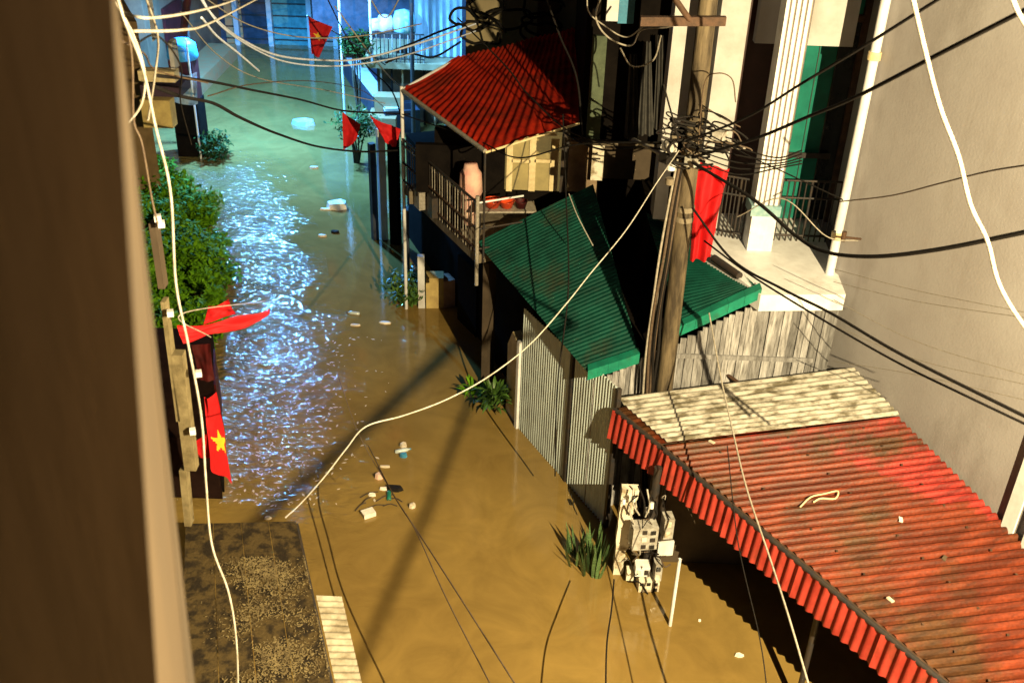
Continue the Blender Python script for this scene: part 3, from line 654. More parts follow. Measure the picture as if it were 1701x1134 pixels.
# dark small box on the slab edge
a = atz(1185, 432, ZB); tag(MB().tube([a+V((0, 0, .03)), atz(1228, 462, ZB)+V((0, 0, .03))], .05, 8).build('dark_roll', DARKMETAL), 'dark rolled mat lying on the edge of the white balcony slab', 'roll')

# ================================================================== dark house behind the pole
dk = root('dark_house', (1.8, 16, 0), 'unlit black house front behind the pole with cables and limp sheets', 'house')
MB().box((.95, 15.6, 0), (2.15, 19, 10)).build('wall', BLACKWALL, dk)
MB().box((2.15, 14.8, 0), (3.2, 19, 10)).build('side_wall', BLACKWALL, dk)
rect(985, 60, 996, 232, 15.4, .08, 'green_post', mat('dull_green_paint', (.10, .13, .08), (.06, .08, .05), .7, 6), dk)
rect(962, 236, 1112, 246, 15.2, .12, 'ledge', CONC, dk)
rect(998, 246, 1105, 300, 15.3, .2, 'lower_wall', DIM, dk)
rect(1128, 0, 1140, 200, 14.7, .1, 'pipe', WHITE, dk)
rect(1012, -40, 1026, 36, 15.3, .1, 'lamp_tube', WHITE, dk)
rect(1032, -40, 1052, 40, 15.3, .1, 'blue_sign', BLUEPAINT, dk)
# hanging dark sheets
for i, (x, y0, y1, w_) in enumerate([(1075, 70, 225, 26), (1098, 60, 215, 18), (1052, 90, 230, 22)]):
    a = aty(x, y0, 15.15); b = aty(x-3, y1, 15.15); hw = w_/1700*15.5
    nx = 18; vs = []
    for j in range(2):
        for k in range(nx+1):
            u = k/nx; p = (a if j == 0 else b)+V(((u-.5)*hw*(.5+.6*j), .05*math.sin(u*15+i), 0)); vs.append(p)
    fs = [(k, k+1, nx+2+k, nx+1+k) for k in range(nx)]
    tag(MB().add(vs, fs, True).build('hanging_sheet', mat('charcoal_cloth', (.07, .066, .062), (.04, .04, .04), .8, 8)),
        ['widest charcoal sheet hanging on the black house', 'pale topped charcoal sheet hanging nearest the white pipe', 'charcoal sheet hanging beside the green post'][i], 'hanging sheet', 'charcoal sheets hung on the black house')

# ================================================================== railed balcony with red awning
YD = 14.7
bd = root('awning_house', (-.5, 15.5, 0), 'cluttered old house with railed balcony, cream window and dull red awning', 'house')
O1 = atz(670, 308, 2.42); O2 = atz(792, 424, 2.42); ud = (O2-O1).normalized(); nd = V((-ud.y, ud.x, 0))
if nd.x < 0: nd = -nd
MB().prism([O1, O2, O2+nd*.95, O1+nd*2.2], V((0, 0, -.14))).build('balcony_slab', CONC, bd)
hgt = .84
for z in (.1, .42, hgt): bar(O1+V((0, 0, z)), O2+V((0, 0, z)), .02, 'handrail', DARKMETAL if z > .5 else RUST, bd)
nb = 30
for i in range(nb+1):
    p = lerp(O1, O2, i/nb); bar(p, p+V((0, 0, hgt)), .009, 'baluster', GREYCABLE if i % 3 else DARKMETAL, bd, 5)
e2 = O2+nd*.75
for z in (.1, .42, hgt): bar(O2+V((0, 0, z)), e2+V((0, 0, z)), .016, 'handrail', WHITE if z == hgt else DARKMETAL, bd)
bar(O2+V((0, 0, -.5)), O2+V((0, 0, .95)), .03, 'corner_post', GREYCABLE, bd, 8)
# diagonal white stay and tall thin white post
bar(aty(668, 240, O1.y), aty(765, 318, 14.6), .022, 'stay', GREYCABLE, bd)
tp = V((O1.x, O1.y, 0)); bar(V((tp.x, tp.y, 0)), V((tp.x+.01, tp.y, 4.15)), .030, 'awning_post', WHITE, bd, 8)
# lower walls along the lane, openings and pillars
def lane(Y): return 1.3-.5227*(Y-10.75) if Y < 13 else .124-.40*(Y-13)
Ys = [13.4, 15.2, 17.2, 19.9]
for a, b in zip(Ys, Ys[1:]):
    pa, pb = V((lane(a)+.35, a, -.2)), V((lane(b)+.35, b, -.2))
    MB().frame_box(pa, pb-pa, V((.9, .4, 0)), (0, 0, 2.45)).build('lower_wall', BLACKWALL, bd)
# lit yellow pier and its white strip, dark pillars
def lane_slab(xpx0, ypx0, xpx1, ypx1, h, d, name, m_, par=bd, z0=-.2):
    a = atz(xpx0, ypx0, 0); b = atz(xpx1, ypx1, 0); t = (b-a).normalized(); n2 = V((-t.y, t.x, 0)); n2 = n2 if n2.y > 0 else -n2
    return MB().frame_box(a+V((0, 0, z0)), b-a, n2*d, (0, 0, h-z0)).build(name, m_, par)
lane_slab(708, 512, 737, 512, .62, .3, 'pier', OLDWALL)
lane_slab(738, 512, 756, 508, .55, .3, 'pier', mat('pink_render', (.5, .33, .25), (.4, .24, .16), .8, 5))
lane_slab(695, 512, 706, 512, 1.05, .12, 'door_post', WHITE)
lane_slab(671, 478, 681, 478, 1.6, .2, 'pillar', NAVY)
lane_slab(808, 640, 820, 628, 2.2, .1, 'post', DIM)
lane_slab(820, 640, 850, 690, .0, .1, 'sill', DIM)
lane_slab(760, 530, 790, 560, 1.3, .1, 'gate', BLACKWALL)
lane_slab(621, 400, 630, 398, 2.1, .12, 'pillar', NAVY)
lane_slab(634, 400, 645, 398, 2.4, .12, 'lit_panel', WHITE)
lane_slab(648, 405, 662, 408, 2.3, .15, 'pillar', BLACKWALL)
# upper room wall facing the camera, window
YU = 15.5
def rect2(x0, y0, x1, y1, Y, d, name, m_): return rect(x0, y0, x1, y1, Y, d, name, m_, bd)
MB().box((-1.35, YU+.25, 2.3), (1.0, YU+.45, 3.75)).build('upper_wall', BLACKWALL, bd)
rect2(690, 240, 800, 330, YU+.1, .12, 'dark_alcove', BLACKWALL)
rect2(803, 252, 838, 330, YU, .2, 'doorway', BLACKWALL)
rect2(840, 222, 940, 318, YU, .16, 'window_board', PALEGLASS)
for k, (x0, y0, x1, y1) in enumerate([(843, 226, 850, 318), (881, 226, 888, 318), (916, 232, 925, 318), (850, 265, 881, 271), (888, 265, 916, 271), (843, 219, 925, 226), (935, 228, 941, 318)]):
    rect2(x0, y0, x1, y1, YU-.05, .045, 'window_frame', CREAMWOOD)
for (x0, y0, x1, y1) in [(851, 228, 880, 264), (889, 228, 915, 264), (851, 272, 880, 316), (889, 272, 915, 316)]:
    rect2(x0, y0, x1, y1, YU-.02, .012, 'pane', PALEGLASS)
rect2(942, 235, 990, 320, YU-.1, .2, 'side_wall', mat('tan_plaster', (.34, .25, .16), (.2, .14, .09), .85, 5))
rect2(936, 195, 941, 320, YU-.4, .05, 'post', DARKMETAL)
rect2(985, 240, 1000, 300, YU-.3, .1, 'pale_bottle_shelf', WHITEDIRTY)
# awning
T = [aty(668, 147, O1.y), aty(806, 248, 13.95), aty(962, 200, 14.9), aty(955, 48, 17.2), aty(762, 96, 18.6)]
na = (T[1]-T[0]).cross(T[2]-T[0]).normalized()
T[3] = onp(958, 46, T[0], na); T[4] = onp(762, 94, T[0], na)
nx, ny = 150, 14; vs = []; l1 = (T[1]-T[0]).length; l2 = (T[2]-T[1]).length; br_ = l1/(l1+l2)
if na.z < 0: na = -na
for j in range(ny+1):
    for i in range(nx+1):
        u, v = i/nx, j/ny
        fp = lerp(T[0], T[1], u/br_) if u < br_ else lerp(T[1], T[2], (u-br_)/(1-br_))
        p = lerp(fp, lerp(T[4], T[3], u), v)
        d = .016*math.cos(u*2*math.pi*25) - .05*math.sin(math.pi*v) + .05*noise.noise(V((u*4, v*3, 1))) + .012*noise.noise(V((u*16, v*9, 3)))
        if j == 0: d -= .03+.03*noise.noise(V((u*9, 0, 5)))
        vs.append(p+na*d)
W_ = nx+1; fs = [(j*W_+i, j*W_+i+1, (j+1)*W_+i+1, (j+1)*W_+i) for j in range(ny) for i in range(nx)]
tag(MB().add(vs, fs, True).build('awning', TARPRED, bd), 'sagging dull red ribbed sheet')
bar(T[0]+V((0, 0, -.03)), T[1]+V((0, 0, -.03)), .035, 'awning_beam', GREYCABLE, bd)
bar(T[0]+V((0, 0, -.02)), T[4]+V((0, 0, -.02)), .025, 'awning_beam', WHITE, bd)
bar(T[1]+V((0, 0, -.05)), T[2]+V((0, 0, -.05)), .02, 'awning_beam', CREAMWOOD, bd)
bar(V((T[1].x, T[1].y, 2.3)), T[1]+V((0, 0, -.05)), .018, 'awning_post', DARKMETAL, bd)
# things on the balcony
def lathe(c, prof, name, m_, par=None, n_=14):
    vs = []; 
    for r_, z in prof: vs += [V(c)+V((math.cos(2*math.pi*k/n_)*r_, math.sin(2*math.pi*k/n_)*r_, z)) for k in range(n_)]
    fs = [(i*n_+k, i*n_+(k+1) % n_, (i+1)*n_+(k+1) % n_, (i+1)*n_+k) for i in range(len(prof)-1) for k in range(n_)]
    return MB().add(vs, fs, True).build(name, m_, par)
tblc = aty(835, 345, 14.55)
tb = root('balcony_table', (tblc.x, 14.6, 2.42), 'low metal table holding orange basins at the balcony end', 'table')
zt = tblc.z-.02
MB().cbox((tblc.x+.05, 14.62, zt), .9, .4, .03, .1).build('table_top', GREYCABLE, tb)
for sx in (-.4, .4):
    for sy in (-.15, .15): bar((tblc.x+.05+sx, 14.62+sy, 2.3), (tblc.x+.05+sx, 14.62+sy, zt-.02), .015, 'leg', DARKMETAL, tb)
for i, (x, r_, m_, lab) in enumerate([(818, .14, PLASTIC_R, 'orange plastic basin at the post end of the balcony table'), (842, .12, PLASTIC_R, 'orange plastic basin in the middle of the balcony table'), (866, .10, DKRED, 'dark red pot beside the orange basins')]):
    c = aty(x, 340-6*i, 14.58); c.z = zt+.02
    tag(lathe(c, [(.0, 0), (r_*.7, 0), (r_, .11), (r_*1.08, .115), (r_*.95, .10), (r_*.66, .02), (0, .015)], 'basin', m_), lab, 'basin', 'basins on the balcony table')
# pale round drum and dark appliances
c = aty(782, 292, 15.1)
tag(lathe(V((c.x, 15.1, 2.45)), [(.0, 0), (.15, 0), (.18, .2), (.19, .22), (.18, .24), (.17, .5), (.19, .52), (.17, c.z-2.45+.05), (.12, c.z-2.45+.12), (.10, c.z-2.45+.2), (0, c.z-2.45+.2)], 'water_drum', PINK), 'pinkish pale drum standing on the balcony beside the dark doorway', 'drum')
rc = random.Random(9)
labs = ['grey crate heap nearest the awning post', 'dark crate tilted against the balcony rail', 'small brown box on the railed balcony floor', 'charcoal bin beside the pale drum', 'pale washing frame crate below the awning beam']
for i, (x, y, s, m_) in enumerate([(705, 255, .3, GREYCABLE), (730, 285, .34, DARKMETAL), (752, 300, .22, RUST), (762, 262, .3, BLACKWALL), (690, 225, .22, CONC)]):
    c = aty(x, y, 15.9-.012*(x-690)); c.z = 2.43+s/2
    tag(MB().cbox(c, s, s*.8, s, rc.random()).build('crate', m_), labs[i], 'crate', 'boxes piled on the railed balcony')
# ================================================================== dim beige house behind the awning
rh = root('back_house', (.2, 21, 0), 'dim beige house wall rising behind the red awning with coiled cables', 'house')
MB().box((aty(774, 60, 20.5).x, 20.5, 0), (2.2, 25, 10)).build('wall', mat('dim_beige', (.30, .25, .15), (.22, .18, .11), .85, 2), rh)
rc = random.Random(2)
for i in range(7):
    c = aty(rc.uniform(778, 905), rc.uniform(8, 60), 20.2); pts = [c+V((math.cos(t*.62)*rc.uniform(.3, .5), rc.uniform(-.1, .1), math.sin(t*.62)*rc.uniform(.12, .3))) for t in range(11)]
    MB().tube(spline(pts, 4), .028, 5).build('cable_coil', BLACKCABLE, rh)
rect(895, -30, 925, 80, 20.3, .1, 'downpipe', RUST, rh)

# ================================================================== pale blue tin house with railed terrace
YC = 27.2
ch = root('blue_tin_house', (-3.2, YC, 0), 'pale blue ribbed tin house with a railed terrace where the lane bends', 'house')
sl = aty(600, 108, YC); sr = aty(766, 104, YC)
zc = (sl.z+sr.z)/2
MB().box((sl.x, YC, zc-.16), (sr.x+.05, YC+4, zc)).build('terrace_slab', mat('ochre_edge', (.5, .36, .2), (.4, .27, .14), .7, 5), ch)
a = aty(690, 90, YC+.7)
corrugated((a.x, YC+.7, zc+.02), (-1.6, YC+.7, zc+.02), (-1.6, YC+.7, zc+4), (a.x, YC+.7, zc+4), .19, .028, 3, 'wall_sheet', BLUETIN, ch, rows=1)
MB().box((-1.6, YC+.1, 0), (-1.5, YC+4, zc+4)).build('side_wall', NAVY, ch)
MB().box((-6.0, YC+2.6, zc+.001), (a.x+.02, YC+2.8, zc+4)).build('rear_wall', NAVY, ch)
n_ = 16
ra, rb2 = V((sl.x, YC+.06, zc)), V((a.x+.3, YC+.06, zc))
for z in (.1, .75): bar(ra+V((0, 0, z)), rb2+V((0, 0, z)), .02, 'handrail', DARKMETAL, ch)
for i in range(n_+1): bar(lerp(ra, rb2, i/n_), lerp(ra, rb2, i/n_)+V((0, 0, .75)), .016, 'baluster', DARKMETAL if i % 2 else GREYCABLE, ch, 5)
for x in (566, 616): 
    p = aty(x, 60, YC-.1); bar((p.x, YC-.1, 0 if x == 566 else zc), (p.x, YC-.1, zc+4), .035, 'terrace_post', WHITE, ch)
MB().box((sl.x+.1, YC+.45, zc+.55), (a.x, YC+.95, zc+.68)).build('counter', DARKMETAL, ch)
for i, (x, r_, m_) in enumerate([(640, .22, WHITE), (672, .30, TEALTARP), (625, .16, WHITE)]):
    c = aty(x, 40, YC+.7); c.z = zc+.69
    tag(lathe(c, [(0, 0), (r_, 0), (r_*1.05, r_), (r_*.8, r_*1.7), (0, r_*1.9)], 'plastic_sack', mat('pale_teal_plastic', (.4, .68, .62), (.3, .55, .52), .4, 6) if i == 1 else m_, None), ['white sack on the terrace counter', 'plump pale teal sack on the terrace counter', 'small white sack at the end of the terrace counter'][i], 'sack', 'sacks on the terrace counter')
MB().box((-3.9, YC+.3, 0), (-1.6, YC+3.9, zc-.16)).build('lower_wall', mat('brown_interior', (.14, .07, .035), (.06, .035, .02), .8, 3), ch)
for i in range(9):
    x = sl.x+.5+i*.29; bar((x, YC+.12, 0), (x, YC+.12, zc-.16), .03, 'lower_post', [GREYCABLE, BLACKCABLE, TERRA][i % 3], ch)
# plinth steps along the lane edge
ka = [atz(x, y, .55) for x, y in ((565, 88), (600, 140), (640, 190))]
k2 = [p+V((.9, .25, 0)) for p in ka]
MB().prism([V((p.x, p.y, .62)) for p in ka+k2[::-1]], V((0, 0, -.9))).build('plinth', NAVY, ch)
MB().prism([V((p.x+.0, p.y, .625)) for p in ka]+[V((p.x+.38, p.y+.1, .625)) for p in ka[::-1]], V((0, 0, .07))).build('plinth_edge', WHITE, ch)
# steps behind
c = aty(632, 182, 26.3); MB().box((c.x-.35, 26.2, 0), (c.x+.4, 27.1, .5)).build('step', TERRA, ch)
MB().box((c.x-.2, 26.6, .5), (c.x+.5, 27.1, .95)).build('step', TERRA, ch)

# flags near the lane bend
flag('red_flag', [aty(512, 28, 24), aty(553, 44, 24), aty(530, 96, 24), aty(518, 90, 24)], 'red flag with a yellow star hanging over the far bend of the lane', 'red flags hung along the lane', .03, True, 1.2, seed=5, starpos=(.45, .42), rs=.26)
bar_ = MB().tube([aty(510, 26, 24), aty(600, 80, 24.6), aty(640, 108, 26)], .018, 6).build('flag_pole', DARKMETAL); tag(bar_, 'thin slanting pole carrying the starred flag at the bend', 'flag pole')
flag('red_flag', [aty(569, 186, 19), aty(600, 205, 19), aty(592, 232, 19), aty(570, 250, 19)], 'small red pennant over teal water beyond the awning', 'red flags hung along the lane', .03, False, 1.0, seed=6)
flag('red_flag', [aty(614, 192, 17.2), aty(666, 214, 17.2), aty(658, 244, 17.2), aty(640, 236, 17.2)], 'darker red flag drooping against the awning post', 'red flags hung along the lane', .03, False, 1.4, seed=7)

# ================================================================== far end of the lane
fe = root('far_house', (-7, 36, 0), 'dark blue shuttered house closing the far end of the lane', 'house')
MB().box((-12.5, 35.5, -.2), (-4.2, 40, 9)).build('wall', NAVY, fe)
for i, (x0, x1, m_) in enumerate([(372, 400, TERRA), (402, 446, NAVY), (450, 512, TEALTARP), (516, 560, GREYCABLE)]):
    a = aty(x0, 20, 35.4); b = aty(x1, 20, 35.4); MB().box((a.x, 35.4, -.1), (b.x, 35.46, 2.6)).build('shutter', m_, fe)
    for k in range(6): MB().box((a.x, 35.36, .15+k*.4), (b.x, 35.395, .19+k*.4)).build('shutter_slat', DARKMETAL, fe)
for x in (392, 448, 514, 556):
    a = aty(x, 30, 35.2); MB().box((a.x-.08, 35.1, -.1), (a.x+.08, 35.3, 3)).build('pillar', BLUETIN, fe)
lf = root('left_far_house', (-11.5, 29, 0), 'warm lit tan house front at the far left bend with a terracotta step', 'house')
MB().box((-15, 28, -.2), (-10.2, 35, 7)).build('wall', mat('brown_front', (.2, .12, .07), (.12, .07, .045), .8, 2), lf)
MB().box((-10.2, 29.0, -.2), (-9.3, 33.5, .45)).build('step', TERRA, lf)
MB().box((-10.19, 29.4, .5), (-10.1, 31, 2.4)).build('door', DKRED, lf)

# ================================================================== LEFT SIDE
# left row of houses along the lane
def lx(Y): return -4.0-.28*(Y-11.4)
lh = root('left_row_house', (lx(13), 13, 0), 'dark fronted house on the flooded left bank behind the flags and bush', 'house')
MB().prism([V((lx(11.0), 11.0, -.3)), V((lx(13.9), 13.9, -.3)), V((lx(13.9)-5, 13.9, -.3)), V((lx(11)-5, 11.0, -.3))], 1.3).build('wall', mat('dark_umber_wall', (.02, .010, .008), (.01, .005, .004), .9, 3, spec=.02), lh)
def lbox(Y0, Y1, z0, z1, out, name, m_, par, inn=.0):
    a = V((lx(Y0)+out, Y0, z0)); b = V((lx(Y1)+out, Y1, z0))
    return MB().prism([a, b, b-V((out-inn, 0, 0)), a-V((out-inn, 0, 0))], z1-z0).build(name, m_, par)
lbox(12.4, 13.4, -.2, .95, .03, 'door', DKRED, lh, .003)
lbox(11.15, 12.0, -.2, .95, .03, 'door', BLACKWALL, lh, .003)
lh2 = root('ledge_house', (lx(20), 20, 0), 'tan house with stacked ledges on the left bank beyond the bush', 'house')
MB().prism([V((lx(20)-.95, 19.8, -.3)), V((lx(24.2)-1.6, 23.6, -.3)), V((lx(24.6)-5, 24.6, -.3)), V((lx(17)-5, 20.2, -.3))], 4.6).build('wall', mat('ochre_umber', (.20, .13, .065), (.13, .085, .04), .8, 3), lh2)
for (x0, y0, x1, y1, Y, m_) in [(228, 118, 300, 138, 19.4, CREAMWOOD), (232, 166, 296, 214, 19.3, OLDWALL), (278, 70, 300, 116, 19.6, PLASTER2), (238, -40, 262, 70, 19.6, PLASTER2)]:
    a = aty(x0, y0, Y); b = aty(x1, y1, Y)
    MB().box((a.x, Y, b.z), (b.x-.1, Y+.3, a.z)).build('ledge', m_, lh2)
a = aty(232, 142, 19.4); b = aty(300, 162, 19.4); MB().box((a.x, 19.4, b.z), (b.x, 20.1, a.z)).build('dark_band', mat('dark_violet_paint', (.06, .035, .06), (.04, .025, .04), .6, 4), lh2)
# kiosk
kq = V((-8.05, 24.4, 0)); kk = root('kiosk', kq, 'tall narrow kiosk with blue cap, dark red body and silver sheet in the flood', 'kiosk')
kt = lambda y: aty(320, y, 24.4).z
kw = .36
MB().box((-8.45, 24.2, -.3), (-7.82, 24.8, kt(165))).build('base', BLACKWALL, kk)
MB().box((-8.40, 24.25, kt(165)+.001), (-7.84, 24.75, kt(100))).build('body', DKRED, kk)
lathe(V((-8.12, 24.5, kt(100)+.001)), [(.34, 0), (.37, .06), (.33, kt(68)-kt(100)-.1), (.2, kt(68)-kt(100)), (0, kt(68)-kt(100)+.03)], 'cap', BLUEPAINT, kk)
# silver drape
nx, ny = 16, 12; vs = []
for j in range(ny+1):
    for i in range(nx+1):
        u, v = i/nx, j/ny; vs.append(V((-8.46+.72*u, 24.17-.12*v-.05*math.sin(u*11+v*4), kt(118)*(1-v)+kt(166)*v+.04*math.sin(u*7))))
tag(MB().add(vs, [(j*(nx+1)+i, j*(nx+1)+i+1, (j+1)*(nx+1)+i+1, (j+1)*(nx+1)+i) for j in range(ny) for i in range(nx)], True).build('drape', SILVER, kk), 'crumpled silver sheet')
bar((-7.86, 24.1, -.2), (-7.86, 24.1, kt(60)), .025, 'stay', WHITE, kk)
bar(aty(305, 55, 24), aty(318, -60, 24), .10, 'red_mast', DKRED, kk)

# bush on the left bank
def bush(name, c, rad, nleaf, label, leafm, size=.09, seed=1, slant=0):
    rr = root(name, V((c[0], c[1], 0)), label, 'bush'); rn = random.Random(seed)
    st = MB()
    for k in range(9):
        e = V(c)+V((rn.uniform(-1, 1)*rad[0]*.6, rn.uniform(-1, 1)*rad[1]*.6, rn.uniform(-.2, .6)*rad[2]))
        st.tube(spline([V((c[0]+rn.uniform(-.1, .1), c[1], -.2)), lerp((c[0], c[1], 0), e, .5)+V((rn.uniform(-.1, .1), 0, .1)), e], 4), .03, 5, r2=.008)
    st.build('trunk', BARK, rr)
    # clump centres give an uneven outline
    cl = []
    for k in range(70 if nleaf < 9000 else 170):
        d = V((rn.gauss(0, 1), rn.gauss(0, 1), rn.gauss(0, 1))).normalized()*rn.uniform(.45, 1.0)
        cl.append((V((c[0]+d.x*rad[0]+slant*d.y*rad[1], c[1]+d.y*rad[1], c[2]+d.z*rad[2])), rn.uniform(.16, .36)))
    mb = MB()
    for k in range(nleaf):
        q, r_ = cl[rn.randrange(len(cl))]; d = V((rn.gauss(0, 1), rn.gauss(0, 1), rn.gauss(0, 1)*.8)).normalized()*r_*rn.uniform(.3, 1.15)
        p = q+d; a = V((rn.gauss(0, 1), rn.gauss(0, 1), rn.gauss(0, .6))).normalized(); b = a.cross(V((rn.gauss(0, .5), rn.gauss(0, .5), 1))).normalized(); s = size*rn.uniform(.6, 1.4)
        mb.poly([p-a*s, p-b*s*.38+a*s*.1, p+a*s, p+b*s*.38+a*s*.1])
    tag(mb.build('foliage', leafm, rr), kind='stuff')
    return rr
bush('bush', (-6.85, 17.9, .45), (1.25, 4.2, .7), 52000, 'big dark green bush leaning over the ruffled water on the left bank', LEAF, .08, 1, -.36)
bush('small_bush', (-7.5, 24.2, .3), (.22, .4, .3), 700, 'small green shrub at the foot of the kiosk', LEAFDARK, .07, 5)
bush('small_bush', (-1.95, 17.0, .22), (.25, .3, .3), 1300, 'small shrub in the flood at the foot of the white door post', LEAFB, .06, 6)
sb_ = aty(592, 72, 27.0)
bush('small_bush', (sb_.x, sb_.y, sb_.z), (.35, .2, .25), 900, 'green plant on the terrace corner under the starred flag', LEAFDARK, .07, 8)
sb_ = atz(592, 206, 1.0)
bush('small_bush', (sb_.x, sb_.y, .95), (.55, .3, .3), 900, 'green leafy spray hanging over the small red pennants', LEAFB, .06, 9)

# plants with single blades
def blade_plant(name, base, n_, ln, wd_, label, m_, spread=.9, up_=1.0, seed=1, upright=False):
    rr = root(name, base, label, 'plant'); rn = random.Random(seed)
    for k in range(n_):
        a = rn.uniform(0, 6.283); r0 = V((math.cos(a), math.sin(a), 0)); L_ = ln*rn.uniform(.6, 1.1)
        sp = spread*rn.uniform(.3, 1); b0 = V(base)+r0*rn.uniform(0, .12 if not upright else .16)+V((0, 0, rn.uniform(0, up_*.35) if not upright else 0))
        side = r0.cross(V((0, 0, 1))); vs = []
        for j in range(6):
            t = j/5; drop = 0 if upright else -L_*.75*t*t*sp
            p = b0 + r0*L_*t*sp*(.35 if upright else .75) + V((0, 0, L_*t*(.95 if upright else .8)+drop)); w_ = wd_*math.sin(math.pi*min(1, .12+t*.86))*(1-.3*t)
            vs += [p-side*w_+r0*.0, p+V((0, 0, -w_*.35)), p+side*w_]
        fs = []
        for j in range(5): fs += [(j*3, j*3+1, j*3+4, j*3+3), (j*3+1, j*3+2, j*3+5, j*3+4)]
        MB().add(vs, fs, True).build('leaf', m_, rr)
    return rr
pb = atz(815, 690, 0)
blade_plant('leafy_plant', pb+V((.05, .1, .05)), 85, .50, .035, 'bushy arching green plant in the flood beside the tan wall stub', LEAFB, 1.0, 1.0, 3)
blade_plant('leafy_plant', atz(785, 668, 0)+V((0, .1, 0)), 40, .36, .025, 'thin leaved green plant half sunk left of the bushy plant', LEAF, 1.0, .6, 4)
pb = atz(982, 958, 0)
blade_plant('snake_plant', pb+V((.02, .12, -.05)), 34, .62, .032, 'upright striped snake plant standing in the flood against the white pier', LEAFSTRIPE, .9, 1, 5, True)
blade_plant('snake_plant', atz(958, 940, 0)+V((.02, .12, -.05)), 18, .50, .026, 'shorter snake plant clump on the open water side of the pier plants', LEAFSTRIPE, 1.1, 1, 6, True)

# flags, left bank
f = [aty(294, 540, 9.0), aty(446, 512, 9.6), aty(444, 528, 9.6), aty(300, 566, 9.0)]
flag('red_flag', f, 'bright red flag blown sideways over the water just below the bush', 'red flags hung along the lane', .05, False, 1.4, seed=11)
f = [aty(346, 508, 9.3), aty(378, 500, 9.3), aty(392, 522, 9.3), aty(340, 536, 9.3)]
flag('red_flag', f, 'short peaked red flag fold standing above the blown flag', 'red flags hung along the lane', .03, False, .8, seed=12)
f = [aty(338, 660, 9.6), aty(358, 652, 9.6), aty(388, 800, 9.9), aty(350, 778, 9.4)]
flag('red_flag', f, 'narrow red flag with a bent yellow star hanging lowest on the left bank', 'red flags hung along the lane', .04, True, 1.1, seed=13, starpos=(.62, .56), rs=.42)
f = [aty(322, 735, 9.55), aty(350, 712, 9.55), aty(352, 760, 9.55), aty(326, 758, 9.55)]
flag('red_flag', f, 'small red corner of cloth beside the starred flag on the left bank', 'red flags hung along the lane', .02, False, .7, seed=14)
f = [aty(318, 572, 10.6), aty(350, 570, 10.6), aty(356, 632, 10.6), aty(330, 630, 10.6)]
flag('red_flag', f, 'dark red cloth hanging in shade under the blown flag', 'red flags hung along the lane', .02, False, .8, seed=15)

# pale sign boards and shelf edges fixed to the near left house
OCHB = mat('ochre_painted_board', (.22, .18, .10), (.12, .095, .05), .7, 9, bump=.2)
nb_ = root('near_left_house', (-4.6, 7.5, 0), 'near left house edge with pale upright boards and a mossy awning', 'house')
# its wall, just hidden behind the foreground wall
for (xa, ya, xb, yb_, w_, m_, lab) in [(270, 502, 296, 700, 7, OCHB, None), (292, 590, 316, 782, 20, OCHB, None), (303, 782, 312, 874, 12, OCHB, None), (252, 372, 268, 480, 10, DIM, None)]:
    Y = 7.4
    a = aty(xa, ya, Y); b = aty(xb, yb_, Y)
    wv = w_/1700*9.0
    MB().add([a+V((-wv/2, 0, 0)), a+V((wv/2, 0, 0)), b+V((wv/2, 0, 0)), b+V((-wv/2, 0, 0)), a+V((-wv/2, .1, 0)), a+V((wv/2, .1, 0)), b+V((wv/2, .1, 0)), b+V((-wv/2, .1, 0))],
             [(0, 3, 2, 1), (4, 5, 6, 7), (0, 1, 5, 4), (1, 2, 6, 5), (2, 3, 7, 6), (3, 0, 4, 7)]).build('board', m_, nb_)
for x, y in ((262, 362), (268, 372), (283, 520), (330, 620), (320, 716)):
    c = aty(x, y, 7.35); MB().cbox(c, .05, .05, .05, .3).build('bracket', WHITE, nb_)

# mossy fibre awning, bottom left, with a strip of ribbed sheet at its edge
ZA = 2.0
ra_ = [atz(308, 872, ZA), atz(492, 868, ZA), atz(560, 1180, ZA), atz(300, 1180, ZA)]
aw2 = root('mossy_awning', ra_[0], 'mossy dark awning with pale lichen at the bottom of the lane, left bank', 'awning')
# tiles in rows: every slab is a part
nxs, nys = 4, 9
for j in range(nys):
    for i in range(nxs):
        g = .012
        q = [lerp(lerp(ra_[0], ra_[1], i/nxs), lerp(ra_[3], ra_[2], i/nxs), j/nys), lerp(lerp(ra_[0], ra_[1], (i+1)/nxs), lerp(ra_[3], ra_[2], (i+1)/nxs), j/nys),
             lerp(lerp(ra_[0], ra_[1], (i+1)/nxs), lerp(ra_[3], ra_[2], (i+1)/nxs), (j+1)/nys), lerp(lerp(ra_[0], ra_[1], i/nxs), lerp(ra_[3], ra_[2], i/nxs), (j+1)/nys)]
        cc = sum(q, V((0, 0, 0)))/4; q = [lerp(p, cc, .022)+V((0, 0, .02*(k < 2)+random.uniform(0, .008))) for k, p in enumerate(q)]
        MB().prism([q[3], q[2], q[1], q[0]], V((0, 0, -.02))).build('roof_slab', ROCK, aw2)
s_ = [atz(524, 990, ZA-.12), atz(568, 992, ZA-.12), atz(612, 1180, ZA-.12), atz(566, 1180, ZA-.12)]
corrugated(s_[0], s_[3], s_[2], s_[1], .085, .014, 1, 'edge_sheet', mat('pale_tin', (.44, .40, .32), (.18, .15, .10), .6, 6, bump=.2), aw2, rows=2)
for p in (ra_[1]+V((-.1, -.1, -.03)), ra_[2]+V((-.15, .3, -.03))): bar(V((p.x, p.y, -.3)), p, .03, 'post', DARKMETAL, aw2)
bar(ra_[1]+V((0, 0, -.03)), ra_[2]+V((0, 0, -.03)), .025, 'edge_bar', DARKMETAL, aw2)
